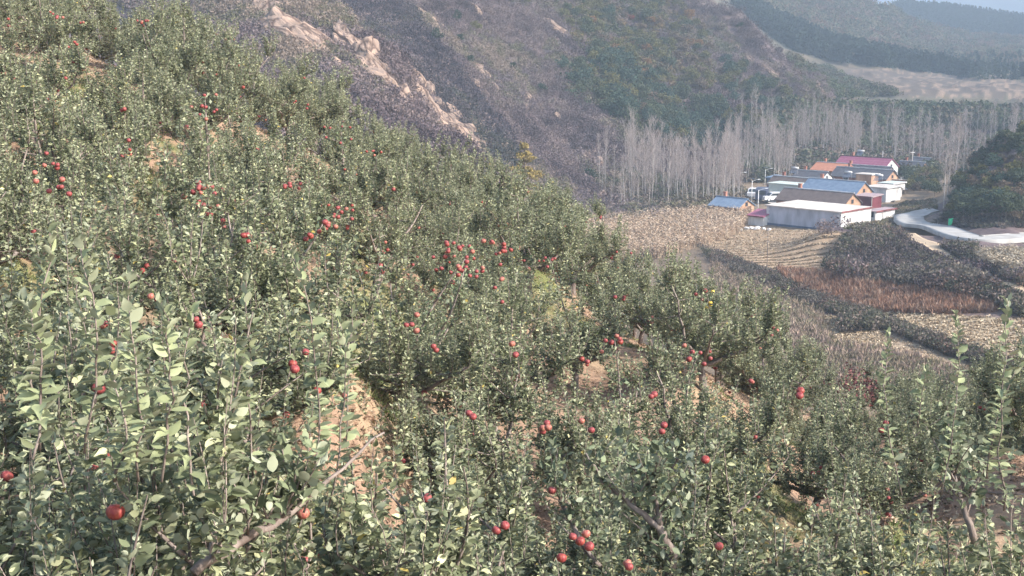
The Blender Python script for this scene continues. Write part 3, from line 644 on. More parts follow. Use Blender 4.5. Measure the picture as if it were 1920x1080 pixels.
# thin cover on the slopes hidden from here
hx = rng.uniform(-260,300,9000); hy = rng.uniform(110,420,9000); hz = height(hx,hy); S4 = np.c_[hx,hy,hz][(hz>-22)&(np.hypot(hx,hy)>110)]
allS = np.concatenate([S1,S2,S4]); PROCK = []
ROCKS = [(470,12,2.6),(500,30,2.4),(520,60,2.8),(545,78,3.0),(575,88,2.4),(553,28,1.9),(600,120,1.2),(640,80,2.4),(655,95,2.2),(625,85,1.6),(680,115,2.6),(690,135,2.6),(700,160,2.4),(715,170,1.6),(605,75,1.5),(580,105,1.7),
  (745,185,2.0),(790,200,2.2),(800,180,1.8),(770,170,1.4),(820,225,2.2),(835,235,2.4),(850,225,2.4),(845,250,2.6),(865,255,2.4),(875,275,2.2),(830,205,1.7),(895,240,1.8),(905,225,1.6),(880,235,1.3),(720,120,1.0),(740,105,.9),
  (760,35,1.8),(790,28,1.8),(805,40,1.4),(770,60,1.3),(800,90,1.6),(775,95,1.2),(895,130,1.6),(905,145,1.5),(885,155,1.4),(915,135,1.1),(1040,58,1.8),(880,12,1.8),(700,50,.9),(595,40,1.0),(665,70,1.0),(735,140,.9),
  (1100,300,1.6),(1115,310,1.8),(1105,285,1.3),(1130,378,2.0),(1145,385,1.6),(1210,300,1.0),(1285,50,1.4),(1445,137,1.9),(1437,132,1.5),(1525,163,1.8),(1365,130,1.5),(1290,160,.8),(690,30,.8),(830,90,1.0),(1125,345,1.4),(1160,365,1.2),(1175,390,1.2)]
_rk = np.random.default_rng(44)
for poly, n in (([(440,0),(560,10),(720,120),(890,250),(895,295),(700,185),(560,110),(460,40)],46),([(640,0),(1000,0),(1180,300),(1150,390),(960,200),(760,60)],34),([(1240,10),(1480,120),(1520,170),(1380,120)],9)):
    for _ in range(n*6):
        x_, y_ = _rk.uniform(430,1530), _rk.uniform(0,400)
        if n > 0 and bool(inpoly(x_, y_, poly)): ROCKS.append((x_, y_, float(_rk.choice([.5,.8,1.1,1.5],p=[.35,.3,.2,.15])))); n -= 1
rc = raycast([q[0] for q in ROCKS], [q[1] for q in ROCKS], 95)
keep = np.ones(len(allS), bool)
for c_, q in zip(rc, ROCKS):
    d = np.hypot(allS[:,0]-c_[0], allS[:,1]-c_[1]); keep &= ~((d < q[2]*.75)&(rng.random(len(allS))<.8))
allS = allS[keep]
SG = scatter([(560,-40),(730,-40),(800,60),(880,170),(960,260),(970,350),(930,330),(800,180),(690,60)], 3200, 95, 480)  # brush for the gully: its shade is put into the darker colours below
tuft('mountain_scrub', SG, (.7,1.7), 90, [(.05,.042,.058),(.065,.054,.068),(.08,.068,.078),(.05,.052,.05)], 'dense brush painted dark as shade in the gully between the two rocky mountain slopes', 'scrub', wmul=.5, tw=26)
tuft('mountain_scrub', allS, (.5,1.6), 90, purple, 'purple-brown leafless scrub covering the mountain slopes behind the orchard', 'scrub', wmul=.5, tw=26)
tuft('mountain_scrub', S3, (.7,1.9), 80, purple+[(.09,.07,.075),(.10,.11,.07)], 'purple-brown brush on the mountain flank above the village', 'scrub', wmul=.55, tw=22)
# rocks
def rock_mesh(seed):
    import bmesh
    g = np.random.default_rng(seed); bm = bmesh.new(); bmesh.ops.create_icosphere(bm, subdivisions=4, radius=1)
    planes = [(unit(g.normal(0,1,3)), g.uniform(.42,.8)) for _ in range(18)]; o = g.uniform(0,50)
    for v in bm.verts:
        p = np.array(v.co)
        for nrm, dd in planes:
            t = p@nrm-dd
            if t > 0: p = p-nrm*t*.9
        k = float(fbm(np.array([p[0]*2.2+o+p[2]]), np.array([p[1]*2.2+p[2]*1.3]), 4)[0]); p = p*(1+.30*k); v.co = p
    me = bpy.data.meshes.new('rock'); bm.to_mesh(me); bm.free(); me.materials.append(M['rock']); return me
RM = [rock_mesh(i) for i in range(6)]; gr = np.random.default_rng(4)
for i, (c_, q) in enumerate(zip(rc, ROCKS)):
    zone = 'rocky spur of the nearest mountain' if q[0]<920 and q[1]>q[0]*.55-330 else 'farther mountain slope'
    for k in range(5 if q[2]>1.5 else 2):
        o = link('rock_outcrop' if k == 0 else 'boulder', RM[int(gr.integers(6))]); al = gr.normal(0,q[2]*1.5); ac = gr.normal(0,q[2]*.5); of = np.array([al*.73+ac*.68, -al*.68+ac*.73])*(k>0); x, y = c_[0]+of[0], c_[1]+of[1]
        s = q[2]*gr.uniform(1.15,1.7)*(1 if k==0 else .6); o.location = (x, y, gz(x,y)+CZ+.02*s); o.scale = (s*gr.uniform(1.2,2.0), s*gr.uniform(.6,.9), s*gr.uniform(.6,.95)); o.rotation_euler = (gr.uniform(-.3,.3),gr.uniform(.35,.75),gr.normal(-.75,.35))
        tag(o, 'weathered tan granite %s on the %s' % ('outcrop' if k==0 else 'boulder', zone), 'rock', '%s on the %s' % ('outcrops' if k==0 else 'boulders', zone))
for (px,py,r,s,lab) in [(80,150,27.8,.28,'pale boulder at the edge of the small green grass terrace on the upper left'),(310,125,29,.45,'tan ledge of rock among trunks near the top of the orchard'),(335,150,28.6,.3,'smaller tan rock just below the ledge near the top of the orchard'),
        (1735,708,37,.35,None),(1615,915,11.6,.10,'pale stone lying on the straw-covered ground at the lower right')]:
    if not lab: continue
    p = P(px,py,r); o = link('boulder', RM[int(gr.integers(6))]); o.location = (p[0],p[1],gz(p[0],p[1])+CZ+.1*s); o.scale = (s*1.3,s,s*.8); o.rotation_euler = (0,.2,gr.uniform(0,6)); tag(o, lab, 'rock')

def offpath(pts):
    px, py = project(pts[:,0], pts[:,1], pts[:,2]); q = np.array(PATHPX, float); o = np.argsort(q[:,0]); yy = np.interp(px, q[o,0], q[o,1])
    near_ = (px > 1695)&(py > yy-6)&(py < yy+17); rd = (px > 1745)&(py > 436)&(py < 466)
    return pts[~(near_|rd)]
# valley scrub on mounds and banks
darkc = [(.11,.10,.085),(.085,.07,.07),(.14,.095,.08),(.075,.08,.055),(.17,.14,.12),(.10,.10,.07),(.08,.065,.065)]
bank1 = scatter([(1545,505),(1580,455),(1620,425),(1690,440),(1760,480),(1850,530),(1925,560),(1925,600),(1850,570),(1740,545),(1640,535),(1570,520)], 2600, 90, 200)
bank2 = scatter([(1310,465),(1345,474),(1440,512),(1530,555),(1640,592),(1780,648),(1925,695),(1925,712),(1780,668),(1640,612),(1530,580),(1440,540),(1330,490)], 2600, 80, 180)
bank3 = scatter([(1730,462),(1826,464),(1830,490),(1925,535),(1925,548),(1820,500)], 700, 90, 200)
bank4 = scatter([(1580,600),(1640,600),(1650,620),(1580,625)], 200, 80, 150)
tuft('bank_scrub', bank2, (.25,.62), 40, darkc, 'dark brushwood lining the stone banks between the valley fields', 'scrub', wmul=.75, tw=18)
tuft('valley_scrub', offpath(np.concatenate([bank1,bank3,bank4])), (.35,.95), 46, darkc, 'dark brown scrub on the mound and field banks of the valley', 'scrub', wmul=.75, tw=18)
stuff('mound_weeds', offpath(scatter([(1545,505),(1580,455),(1620,425),(1690,440),(1760,480),(1850,530),(1925,560),(1850,570),(1740,545),(1640,535),(1570,520)], 1500, 90, 200)), (.5,1.3), 22, .9, [(.26,.17,.12),(.30,.25,.19),(.20,.13,.10),(.24,.23,.17)], 'rusty and bleached weeds standing among the dark scrub of the mound', 'weeds', up=1.2, wmin=.02)
stuff('valley_scrub', scatter([(1585,430),(1640,405),(1700,380),(1755,375),(1755,395),(1700,405),(1672,425),(1690,440),(1620,432)], 1300, 150, 260), (.4,1.1), 50, .9, [(.24,.19,.13),(.18,.15,.09),(.13,.13,.07),(.28,.22,.16)], 'pale dry weeds between the houses and the concrete road', 'weeds')
stuff('red_grass', scatter(REDG, 3600, 90, 180), (.5,1.0), 26, .8, [(.24,.13,.085),(.28,.17,.12),(.20,.12,.09),(.30,.22,.17)], 'rust-coloured dry grass on the strip below the scrubby mound', 'grass', up=1.2, wmin=.02)
tuft('mixed_brush', scatter([(1130,375),(1240,400),(1400,385),(1400,360),(1340,345),(1180,330)], 1600, 190, 300), (.6,1.2), 40, [(.15,.12,.09),(.20,.16,.12),(.13,.12,.07)], 'brownish underbrush beneath the bare poplars', 'brush')
tuft('mixed_brush', scatter([(1480,345),(1700,330),(1925,320),(1925,270),(1700,240),(1500,250),(1400,290),(1330,340)], 5200, 230, 420), (.9,2.0), 40, [(.11,.12,.075),(.15,.125,.095),(.20,.155,.13),(.09,.105,.065)], 'dark mixed brush growing behind the village and poplars', 'brush')
def rows(p, d, ang, j=.12):
    c, sn = math.cos(ang), math.sin(ang); u = p[:,0]*c+p[:,1]*sn; v = -p[:,0]*sn+p[:,1]*c; v = np.round(v/d)*d+rng.normal(0,j,len(p)); x = u*c-v*sn; y = u*sn+v*c; return np.c_[x,y,height(x,y)]
stuff('field_stubble', np.concatenate([rows(scatter(STUB, 5000, 80, 150), 1.3, .1, .25), rows(scatter(PLOW, 7000, 110, 215), 1.7, -.25), scatter(LOWF, 1500, 80, 150), scatter(WEEDS, 2600, 45, 150)]), (.14,.32), 7, 1.6, [(.46,.38,.28),(.38,.30,.21),(.22,.16,.10)], 'pale maize stubble littering the harvested valley fields', 'stubble', up=.3, wmin=.12)
# corn
def corn(name, poly, n, h, colors, label, rmin, rmax):
    p = scatter(poly, n, rmin, rmax); g = rng; hh = g.uniform(*h,len(p)); V = []; K = 7; n = len(p)
    ph = g.uniform(0,6.28,(n,K)); zb = g.uniform(.25,.95,(n,K)); zb[:,0] = 0
    base = np.stack([np.zeros((n,K)),np.zeros((n,K)),zb],-1)*hh[:,None,None]
    d = np.stack([np.cos(ph)*.32,np.sin(ph)*.32,g.uniform(-.25,.22,(n,K))],-1); d[:,0] = np.array([0,0,1.0])+g.normal(0,.08,(n,3)); tip = base+d*np.where(np.arange(K)==0,hh[:,None],1.5)[...,None]*np.where(np.arange(K)==0,1,.9)[None,:,None]
    side = unit(np.cross(d, g.normal(0,1,(n,K,3))))*np.where(np.arange(K)==0,.03,.05)[None,:,None]
    V = (np.stack([base-side,base+side,tip],2)+p[:,None,None,:]).reshape(-1,3); V[:,2] += CZ
    T = np.repeat((np.array(colors)[g.integers(0,len(colors),n)][:,None]*g.uniform(.7,1.3,(n,K,1))).reshape(-1,3),3,0)
    tag(link(name, mesh_np(name, V, np.arange(len(V)).reshape(-1,3), 3, M['scrub'], T)), label, 'corn', kind='stuff')
corn('corn_field', CORN, 10500, (1.6,2.3), [(.40,.30,.22),(.33,.24,.17),(.46,.37,.28)], 'standing dry maize with tan leaves beside the blue-roofed hut', 140, 235)
corn('corn_field', CORNR, 1800, (1.6,2.2), [(.48,.42,.33),(.38,.32,.24),(.25,.2,.14)], 'thin rows of bleached maize stalks below the concrete road', 120, 180)
corn('dry_weeds', [(1575,650),(1790,645),(1820,680),(1760,700),(1590,700)], 1500, (.7,1.3), [(.34,.25,.21),(.40,.30,.25),(.25,.2,.15)], 45, 36, 80) if False else None

stuff('dry_weeds', scatter([(1370,510),(1440,552),(1530,592),(1560,640),(1700,665),(1925,735),(1925,770),(1700,760),(1540,720),(1440,620)], 4600, 45, 150), (.3,.9), 24, .9, [(.26,.20,.17),(.32,.24,.20),(.22,.19,.13),(.17,.16,.10)], 'pinkish-brown dry weeds between the orchard edge and the valley bank', 'weeds', up=1.1, wmin=.02)
stuff('dry_weeds', scatter([(1335,482),(1375,488),(1440,530),(1540,582),(1560,640),(1440,610),(1330,540)], 2200, 62, 175), (.3,.9), 22, .9, [(.26,.20,.16),(.30,.23,.18),(.20,.17,.12),(.15,.14,.09)], 'tan dry weeds between the yellow-fruited apple tree and the dark bank', 'weeds', up=1.0, wmin=.025)
hx = rng.uniform(-40,130,26000); hy = rng.uniform(58,190,26000); hz = height(hx,hy); qx, qy = project(hx,hy,hz); m_ = (hz<-15)&~((qx>1130)&(qx<1925)&(qy<760))
stuff('dry_weeds', np.c_[hx,hy,hz][m_], (.2,.7), 14, 1.0, [(.24,.19,.14),(.30,.24,.17),(.18,.16,.10),(.13,.115,.08)], 'low dry weeds covering the valley slope below the orchard crest', 'weeds', up=.9, wmin=.03)
# ------------------------------------------------------------------ far woods and slopes
tuft('conifer_wood', scatter(CONIF, 2200, 480, 1100), (2.6,4.2), 40, [(.028,.045,.036),(.035,.055,.04)], 'dark blue-green conifer wood in a band across the distant hillside', 'wood', True)
tuft('conifer_wood', scatter([(1640,5),(1700,10),(1800,15),(1925,35),(1925,66),(1800,62),(1700,28)], 3200, 1350, 2000), (3.2,5.2), 30, [(.025,.04,.035),(.03,.05,.04)], 'dark wood covering the farthest rounded hill at the upper right', 'wood', True)
tuft('conifer_wood', scatter([(1745,112),(1925,112),(1925,150),(1830,150),(1745,134)], 260, 480, 1300), (1.8,3.6), 36, [(.035,.055,.045),(.05,.07,.045)], 'sparser conifers where the distant wood thins out to the right', 'wood', True)
tuft('distant_brush', scatter([(1350,-40),(1650,-10),(1700,35),(1925,75),(1925,128),(1700,122),(1560,112),(1470,80),(1400,20)], 6500, 480, 1300), (1.6,3.6), 22, [(.20,.13,.10),(.11,.12,.07),(.15,.13,.085),(.17,.125,.10),(.09,.11,.07),(.19,.17,.11)], 'olive and brown bushes over the distant hills at the upper right', 'brush')
tuft('distant_brush', scatter([(1480,200),(1600,205),(1925,212),(1925,250),(1700,240),(1480,270),(1420,250)], 4200, 320, 560), (1.3,2.8), 26, [(.08,.10,.055),(.10,.11,.06),(.14,.115,.08),(.065,.085,.05)], 'green and brown thicket on the valley floor beyond the poplars', 'brush')
tuft('distant_brush', scatter([(1480,110),(1560,128),(1590,150),(1700,180),(1600,185),(1480,190)], 900, 430, 620), (1.0,2.0), 22, [(.09,.11,.06),(.13,.12,.08)], 'low bushes at the left end of the distant terraced fields', 'brush')

tuft('hillside_wood', np.concatenate([scatter([(1050,30),(1110,-20),(1250,-20),(1330,80),(1345,170),(1230,190),(1150,130),(1080,100)], 520, 150, 480)]), (1.2,2.2), 110, [(.13,.125,.055),(.11,.10,.05),(.17,.12,.06),(.07,.085,.045),(.15,.13,.09)], 'close olive and rust autumn thicket filling between the hillside trees', 'thicket', wmul=.6)
tuft('hillside_wood', scatter([(1050,130),(1130,110),(1240,190),(1400,225),(1540,225),(1470,270),(1300,290),(1180,250),(1100,210),(1060,180)], 480, 150, 480), (1.2,2.3), 110, [(.05,.08,.05),(.06,.085,.05),(.10,.09,.06),(.09,.10,.05)], 'close green thicket filling between the trees above the poplars', 'thicket', wmul=.6)
# ------------------------------------------------------------------ hillside trees, each one a thing
def crown_tris(seed, H, Wd, K=900, size=.17, nc=16, z0=.28, conic=False):
    g = np.random.default_rng(seed)
    if conic:
        nb = 90; bt_ = np.sort(g.random(nb)**1.2); ba = g.uniform(0,6.283,nb); bl = (1-bt_)**.8*Wd*g.uniform(.45,1.0,nb); k = g.integers(0,nb,K); u_ = g.uniform(.1,1,K)**.7; c = np.stack([np.cos(ba[k])*bl[k]*u_, np.sin(ba[k])*bl[k]*u_, (.1+.88*bt_[k])*H-.18*bl[k]*u_+.0*u_],-1)+g.normal(0,.13,(K,3))*np.array([1,1,.7])
    else:
        cc = unit(g.normal(0,1,(nc,3)))*g.uniform(.3,.75,(nc,1)); cc[:,2] = cc[:,2]*.9; k = g.integers(0,nc,K); c = cc[k]+unit(g.normal(0,1,(K,3)))*g.uniform(.12,.38,(K,1))
        c = c*np.array([Wd,Wd,H*(1-z0)*.5]); c[:,2] += H*(1+z0)*.5
    a = unit(g.normal(0,1,(K,3)))*size*g.uniform(.6,1.3,(K,1)); b = unit(np.cross(a,g.normal(0,1,(K,3))))*size*1.1
    V = np.stack([c-a,c+a,c+b],1).reshape(-1,3); T = np.repeat(g.uniform(.6,1.4,K),3); return V, T
def tree_kit(name, colr, seed, H, Wd, n=2, **kw):
    m = mat_tone('leaves_'+name, colr, transl=.1); out = []
    for i in range(n):
        V, T = crown_tris(seed+i, H, Wd, **kw); b = MB(); b.tube([(0,0,-.6),(.05,0,H*.35),(0,.05,H*.8)],[.045*H/2,.035*H/2,.01],6)
        g = np.random.default_rng(seed+50+i)
        for k in range(5):
            a = g.uniform(0,6.28); b.tube([(0.03,0,H*(.25+.08*k)),(math.cos(a)*Wd*.7,math.sin(a)*Wd*.7,H*(.45+.08*k))],[.03,.01],4)
        out.append((b.mesh('trunk', M['bark']), mesh_np('crown', V, np.arange(len(V)).reshape(-1,3), 3, m, T)))
    return out
KIT = {
 'green': tree_kit('green',(.068,.086,.05),100,4.2,2.1), 'bluegreen': tree_kit('bluegreen',(.052,.084,.062),110,4.4,2.2), 'olive': tree_kit('olive',(.13,.125,.05),120,3.8,1.9),
 'orange': tree_kit('orange',(.22,.125,.055),130,3.6,1.8), 'red': tree_kit('red',(.22,.085,.06),140,3.0,1.6), 'brown': tree_kit('brown',(.14,.105,.075),150,3.6,1.9),
 'pine': tree_kit('pine',(.032,.055,.034),160,4.0,1.7,K=700,size=.14,nc=9), 'larch': tree_kit('larch',(.30,.235,.085),170,11,5.2,1,K=14000,size=.13,conic=True),
}
LAB = {'green':'round green-leaved tree growing on the mountainside','bluegreen':'dense blue-green tree growing on the mountainside','olive':'yellowish olive tree growing on the mountainside','orange':'orange-brown autumn tree growing on the mountainside',
 'red':'small reddish autumn tree growing on the mountainside','brown':'dull brown half-bare tree growing on the mountainside','pine':'small dark pine standing alone among the purple scrub'}
gh = np.random.default_rng(9)
def put_tree(p, kind, s, label=None, group=None, name='hillside_tree', cat='tree', i=None):
    k = KIT[kind][int(gh.integers(len(KIT[kind])))]; t = empty(name, p, gh.uniform(0,6.28), label or LAB[kind], cat, group); t.scale = (s*gh.uniform(.9,1.1),s*gh.uniform(.9,1.1),s)
    link('trunk', k[0], t); link('crown', k[1], t); return t
def grove(poly, n, kinds, smin, smax, rmin=150, rmax=480):
    for p in scatter(poly, n, rmin, rmax):
        k = str(gh.choice(kinds)); put_tree(p-np.array([0,0,.2]), k, gh.uniform(smin,smax), None, k+' trees on the mountainside')
grove([(1050,40),(1120,-10),(1250,-10),(1330,80),(1340,180),(1230,190),(1150,130),(1090,100)], 130, ['olive','olive','orange','green','brown','olive'], 1.0,1.5)
grove([(1050,130),(1130,110),(1240,190),(1400,230),(1450,270),(1300,290),(1180,250),(1100,210),(1060,180)], 110, ['green','bluegreen','bluegreen','green','olive'], 1.1,1.7)
grove([(1130,30),(1180,60),(1200,120),(1120,110),(1080,70)], 12, ['bluegreen','green'], .9,1.4)
grove([(1340,130),(1380,130),(1460,180),(1540,215),(1470,260),(1380,230)], 60, ['green','bluegreen','brown','olive'], .9,1.4)
grove([(1170,190),(1240,200),(1330,300),(1250,300),(1190,240)], 30, ['bluegreen','green','brown'], 1.0,1.5)
grove([(990,10),(1200,20),(1300,150),(1200,210),(1060,60)], 16, ['red','orange'], .6,1.0)
for px,py in [(857,48),(862,88),(1020,182),(960,140),(820,88),(1245,130),(1385,62),(880,128),(1110,350)]:
    q = raycast([px],[py],95)[0]; put_tree(q, 'pine', gh.uniform(.75,1.05), None, 'pines among the purple scrub', 'pine_tree', 'pine tree')
for px,py,k in [(893,66,'olive'),(1060,45,'orange'),(990,15,'olive'),(1265,240,'olive'),(1330,265,'olive'),(1080,185,'olive')]:
    q = raycast([px],[py],95)[0]; put_tree(q, k, .9, None, k+' trees on the mountainside')
q = P(983,330,150); q[2] = -20.6; put_tree(q, 'larch', 1.0, 'tall golden larch with a pointed crown rising behind the orchard crest', None, 'larch_tree', 'larch')
# dark bushy hill at the right
for p in scatter([(1770,430),(1790,350),(1830,300),(1925,250),(1925,430)], 125, 165, 260):
    k = str(gh.choice(['green','green','brown','bluegreen','olive'])); put_tree(p, k, gh.uniform(.4,1.0), {'green':'dark green bush on the shaded hill at the right edge','bluegreen':'dark green bush on the shaded hill at the right edge','brown':'brown autumn bush on the shaded hill at the right edge','olive':'yellowish bush on the shaded hill at the right edge'}[k], {'brown':'brown','olive':'yellowish'}.get(k,'green')+' bushes on the shaded hill', 'bush', 'bush')
for p in scatter([(1690,365),(1690,330),(1720,305),(1770,320),(1760,372)], 44, 200, 320): put_tree(p-np.array([0,0,1.2]), str(gh.choice(['green','olive','brown'])), gh.uniform(.7,1.1), 'grey-green bush between the village and the roadside poplars', 'bushes beside the village lane', 'bush', 'bush')
stuff('valley_scrub', scatter([(1745,430),(1790,380),(1925,370),(1925,428),(1800,428)], 900, 165, 240), (.5,1.2), 50, .9, darkc, 'low dark scrub at the foot of the shaded hill above the road', 'scrub')
put_tree(PZ(1585,336,-27.4), 'green', .75, 'bushy dark green tree growing between the village roofs', None, 'village_tree', 'tree')
put_tree(PZ(1570,338,-27.4), 'brown', .55, 'low brown bush left of the dark green village tree', None, 'village_tree', 'tree')

# ------------------------------------------------------------------ bare poplars
def poplar_kit(seed, H):
    g = np.random.default_rng(seed); b = MB(); c = MB(); top = np.array([g.normal(0,.25),g.normal(0,.25),H]); mid = top*.5+np.r_[g.normal(0,.12,2),0]
    tr = bez(np.zeros(3), mid, top, 9); b.tube([np.array([0,0,-.8])]+tr, [.115]+list(np.linspace(.105,.02,9)), 6)
    for i in range(int(g.integers(22,38))):
        t = g.uniform(.28,.98); p = tr[int(t*8)]+(tr[min(8,int(t*8)+1)]-tr[int(t*8)])*(t*8%1); a = g.uniform(0,6.28); L = g.uniform(1.2,2.6)*(1.15-t*.75)
        e = p+np.array([math.cos(a)*L*.6,math.sin(a)*L*.6,L]); m = p+np.array([math.cos(a)*L*.3,math.sin(a)*L*.3,L*.35]); cv = bez(p,m,e,4); c.tube(cv,[.028,.02,.014,.008],3,cap=False)
        for k in range(9):
            q = cv[int(g.integers(1,4))]; a2 = a+g.normal(0,1.2); l2 = g.uniform(.4,1.0); c.tube([q,q+np.array([math.cos(a2)*l2*.5,math.sin(a2)*l2*.5,l2])],[.012,.006],3,cap=False)
    return b.mesh('trunk', M['poplar']), c.mesh('branches', M['poplar_twig'])
POP = [poplar_kit(200+i, 12.0+i*.5) for i in range(9)]
def put_poplar(p, s, label, group):
    k = POP[int(gh.integers(9))]; t = empty('poplar_tree', p, gh.uniform(0,6.28), label, 'poplar', group); t.scale = (s*1.0,s*1.0,s); t.rotation_euler[0] = gh.normal(0,.035); t.rotation_euler[1] = gh.normal(0,.035)
    link('trunk', k[0], t); link('branches', k[1], t)
def ground_p(px, r):
    a = math.atan2(px-960, F*.98*1.0); x, y = math.sin(a)*r, math.cos(a)*r; return np.array([x,y,gz(x,y)-.2])
for i in range(125): put_poplar(ground_p(gh.uniform(1170,1385), gh.uniform(218,262)), gh.uniform(.55,1.0), 'bare pale poplar in the dense stand behind the maize field', 'poplars behind the maize field')
for i in range(120):
    px = gh.uniform(1370,1600); r_ = gh.uniform(264,325) if px < 1480 else gh.uniform(318,345); put_poplar(ground_p(px, r_), gh.uniform(.65,.95), 'bare pale poplar in the row behind the village roofs', 'poplars behind the village')
for i in range(85): put_poplar(ground_p(gh.uniform(1560,1890), gh.uniform(320,385)), gh.uniform(.6,.95), 'bare pale poplar in the far stand right of the village', 'poplars right of the village')
for px, r, s in [(1757,199,.92),(1762,203,.85),(1770,207,.9),(1790,240,.75),(1775,235,.8)]: put_poplar(ground_p(px,r), s, 'thin bare poplar in the clump beside the road bend', 'poplars beside the road bend')
for i in range(16): put_poplar(ground_p(gh.uniform(1120,1200), gh.uniform(212,235)), gh.uniform(.3,.75), 'thin bare poplar thinning out at the left end of the stand', 'poplars at the left end of the stand')
put_poplar(ground_p(1913,178), .38, 'short bare white-stemmed sapling at the right edge above the road', None)
put_poplar(ground_p(1300,176), .32, 'small bare sapling standing at the edge of the maize', None)
put_poplar(ground_p(1180,222), 1.0, 'leftmost bare poplar standing a little apart from the stand', None)

# ------------------------------------------------------------------ village
YAW = math.radians(-44.5)
def wallmat(n, a, b=None, sc=.9, **k): M[n] = mat_simple(n, tuple(x*.78 for x in a), b or tuple(min(1,x*1.2) for x in a), sc, .9, .2, detail=10, stretch=(1,1,.35), **k)
wallmat('plaster_grey', (.38,.40,.47), (.45,.47,.54)); wallmat('plaster_white', (.62,.61,.60), (.72,.71,.70)); wallmat('brick_orange', (.42,.25,.165), (.52,.33,.225)); wallmat('brick_red', (.28,.12,.09), (.36,.17,.12))
wallmat('slab', (.55,.49,.44), (.68,.62,.56), .5); wallmat('dark_red_wall', (.16,.04,.05)); wallmat('window_dark', (.03,.035,.045)); wallmat('trim_dark_red', (.20,.07,.07)); wallmat('quoin', (.55,.55,.56)); wallmat('base_blue', (.10,.13,.19))
def mat_tile(name, c1, c2, sx, sy, rough=.7, spec=.3):
    """roof covering: ribs across, courses up the slope"""
    m, t, b = new_mat(name); b.inputs['Roughness'].default_value = rough; b.inputs['Specular IOR Level'].default_value = spec
    tc = t.nodes.new('ShaderNodeTexCoord'); wv = t.nodes.new('ShaderNodeTexWave'); wv.bands_direction = 'X'; wv.inputs['Scale'].default_value = sx; t.links.new(tc.outputs['Object'], wv.inputs[0])
    w2 = t.nodes.new('ShaderNodeTexWave'); w2.bands_direction = 'Y'; w2.inputs['Scale'].default_value = sy; w2.inputs['Distortion'].default_value = .5; t.links.new(tc.outputs['Object'], w2.inputs[0])
    n = t.nodes.new('ShaderNodeTexNoise'); n.inputs['Scale'].default_value = 1.5; n.inputs['Detail'].default_value = 8; t.links.new(tc.outputs['Object'], n.inputs[0])
    mu = t.nodes.new('ShaderNodeMath'); mu.operation = 'MULTIPLY'; t.links.new(wv.outputs['Fac'], mu.inputs[0]); t.links.new(w2.outputs['Fac'], mu.inputs[1])
    ad = t.nodes.new('ShaderNodeMath'); ad.operation = 'MULTIPLY_ADD'; ad.inputs[1].default_value = .45; t.links.new(mu.outputs[0], ad.inputs[0]); t.links.new(n.outputs['Fac'], ad.inputs[2])
    cr = t.nodes.new('ShaderNodeValToRGB'); cr.color_ramp.elements[0].position = .3; cr.color_ramp.elements[1].position = .95; cr.color_ramp.elements[0].color = (*c1,1); cr.color_ramp.elements[1].color = (*c2,1)
    t.links.new(ad.outputs[0], cr.inputs[0]); t.links.new(cr.outputs[0], b.inputs['Base Color'])
    bp = t.nodes.new('ShaderNodeBump'); bp.inputs['Strength'].default_value = .6; bp.inputs['Distance'].default_value = .04; t.links.new(mu.outputs[0], bp.inputs['Height']); t.links.new(bp.outputs[0], b.inputs['Normal'])
    M[name] = m
mat_tile('roof_blue', (.10,.15,.23), (.22,.29,.38), 1.2, 1.5); mat_tile('roof_brown', (.085,.065,.06), (.17,.13,.115), 1.3, 1.3); mat_tile('roof_slate', (.06,.06,.07), (.13,.13,.15), 1.3, 1.3)
mat_tile('roof_magenta', (.24,.07,.12), (.36,.13,.19), .9, .4); mat_tile('roof_orange', (.42,.16,.09), (.58,.27,.17), 1.3, 1.3); mat_tile('roof_pale', (.42,.47,.43), (.55,.60,.56), .9, .2); mat_tile('roof_pinkgrey', (.33,.24,.24), (.45,.34,.34), .7, .3)
def house_empty(p, label, name='village_house', cat='house'):
    return empty(name, p, YAW, label, cat)
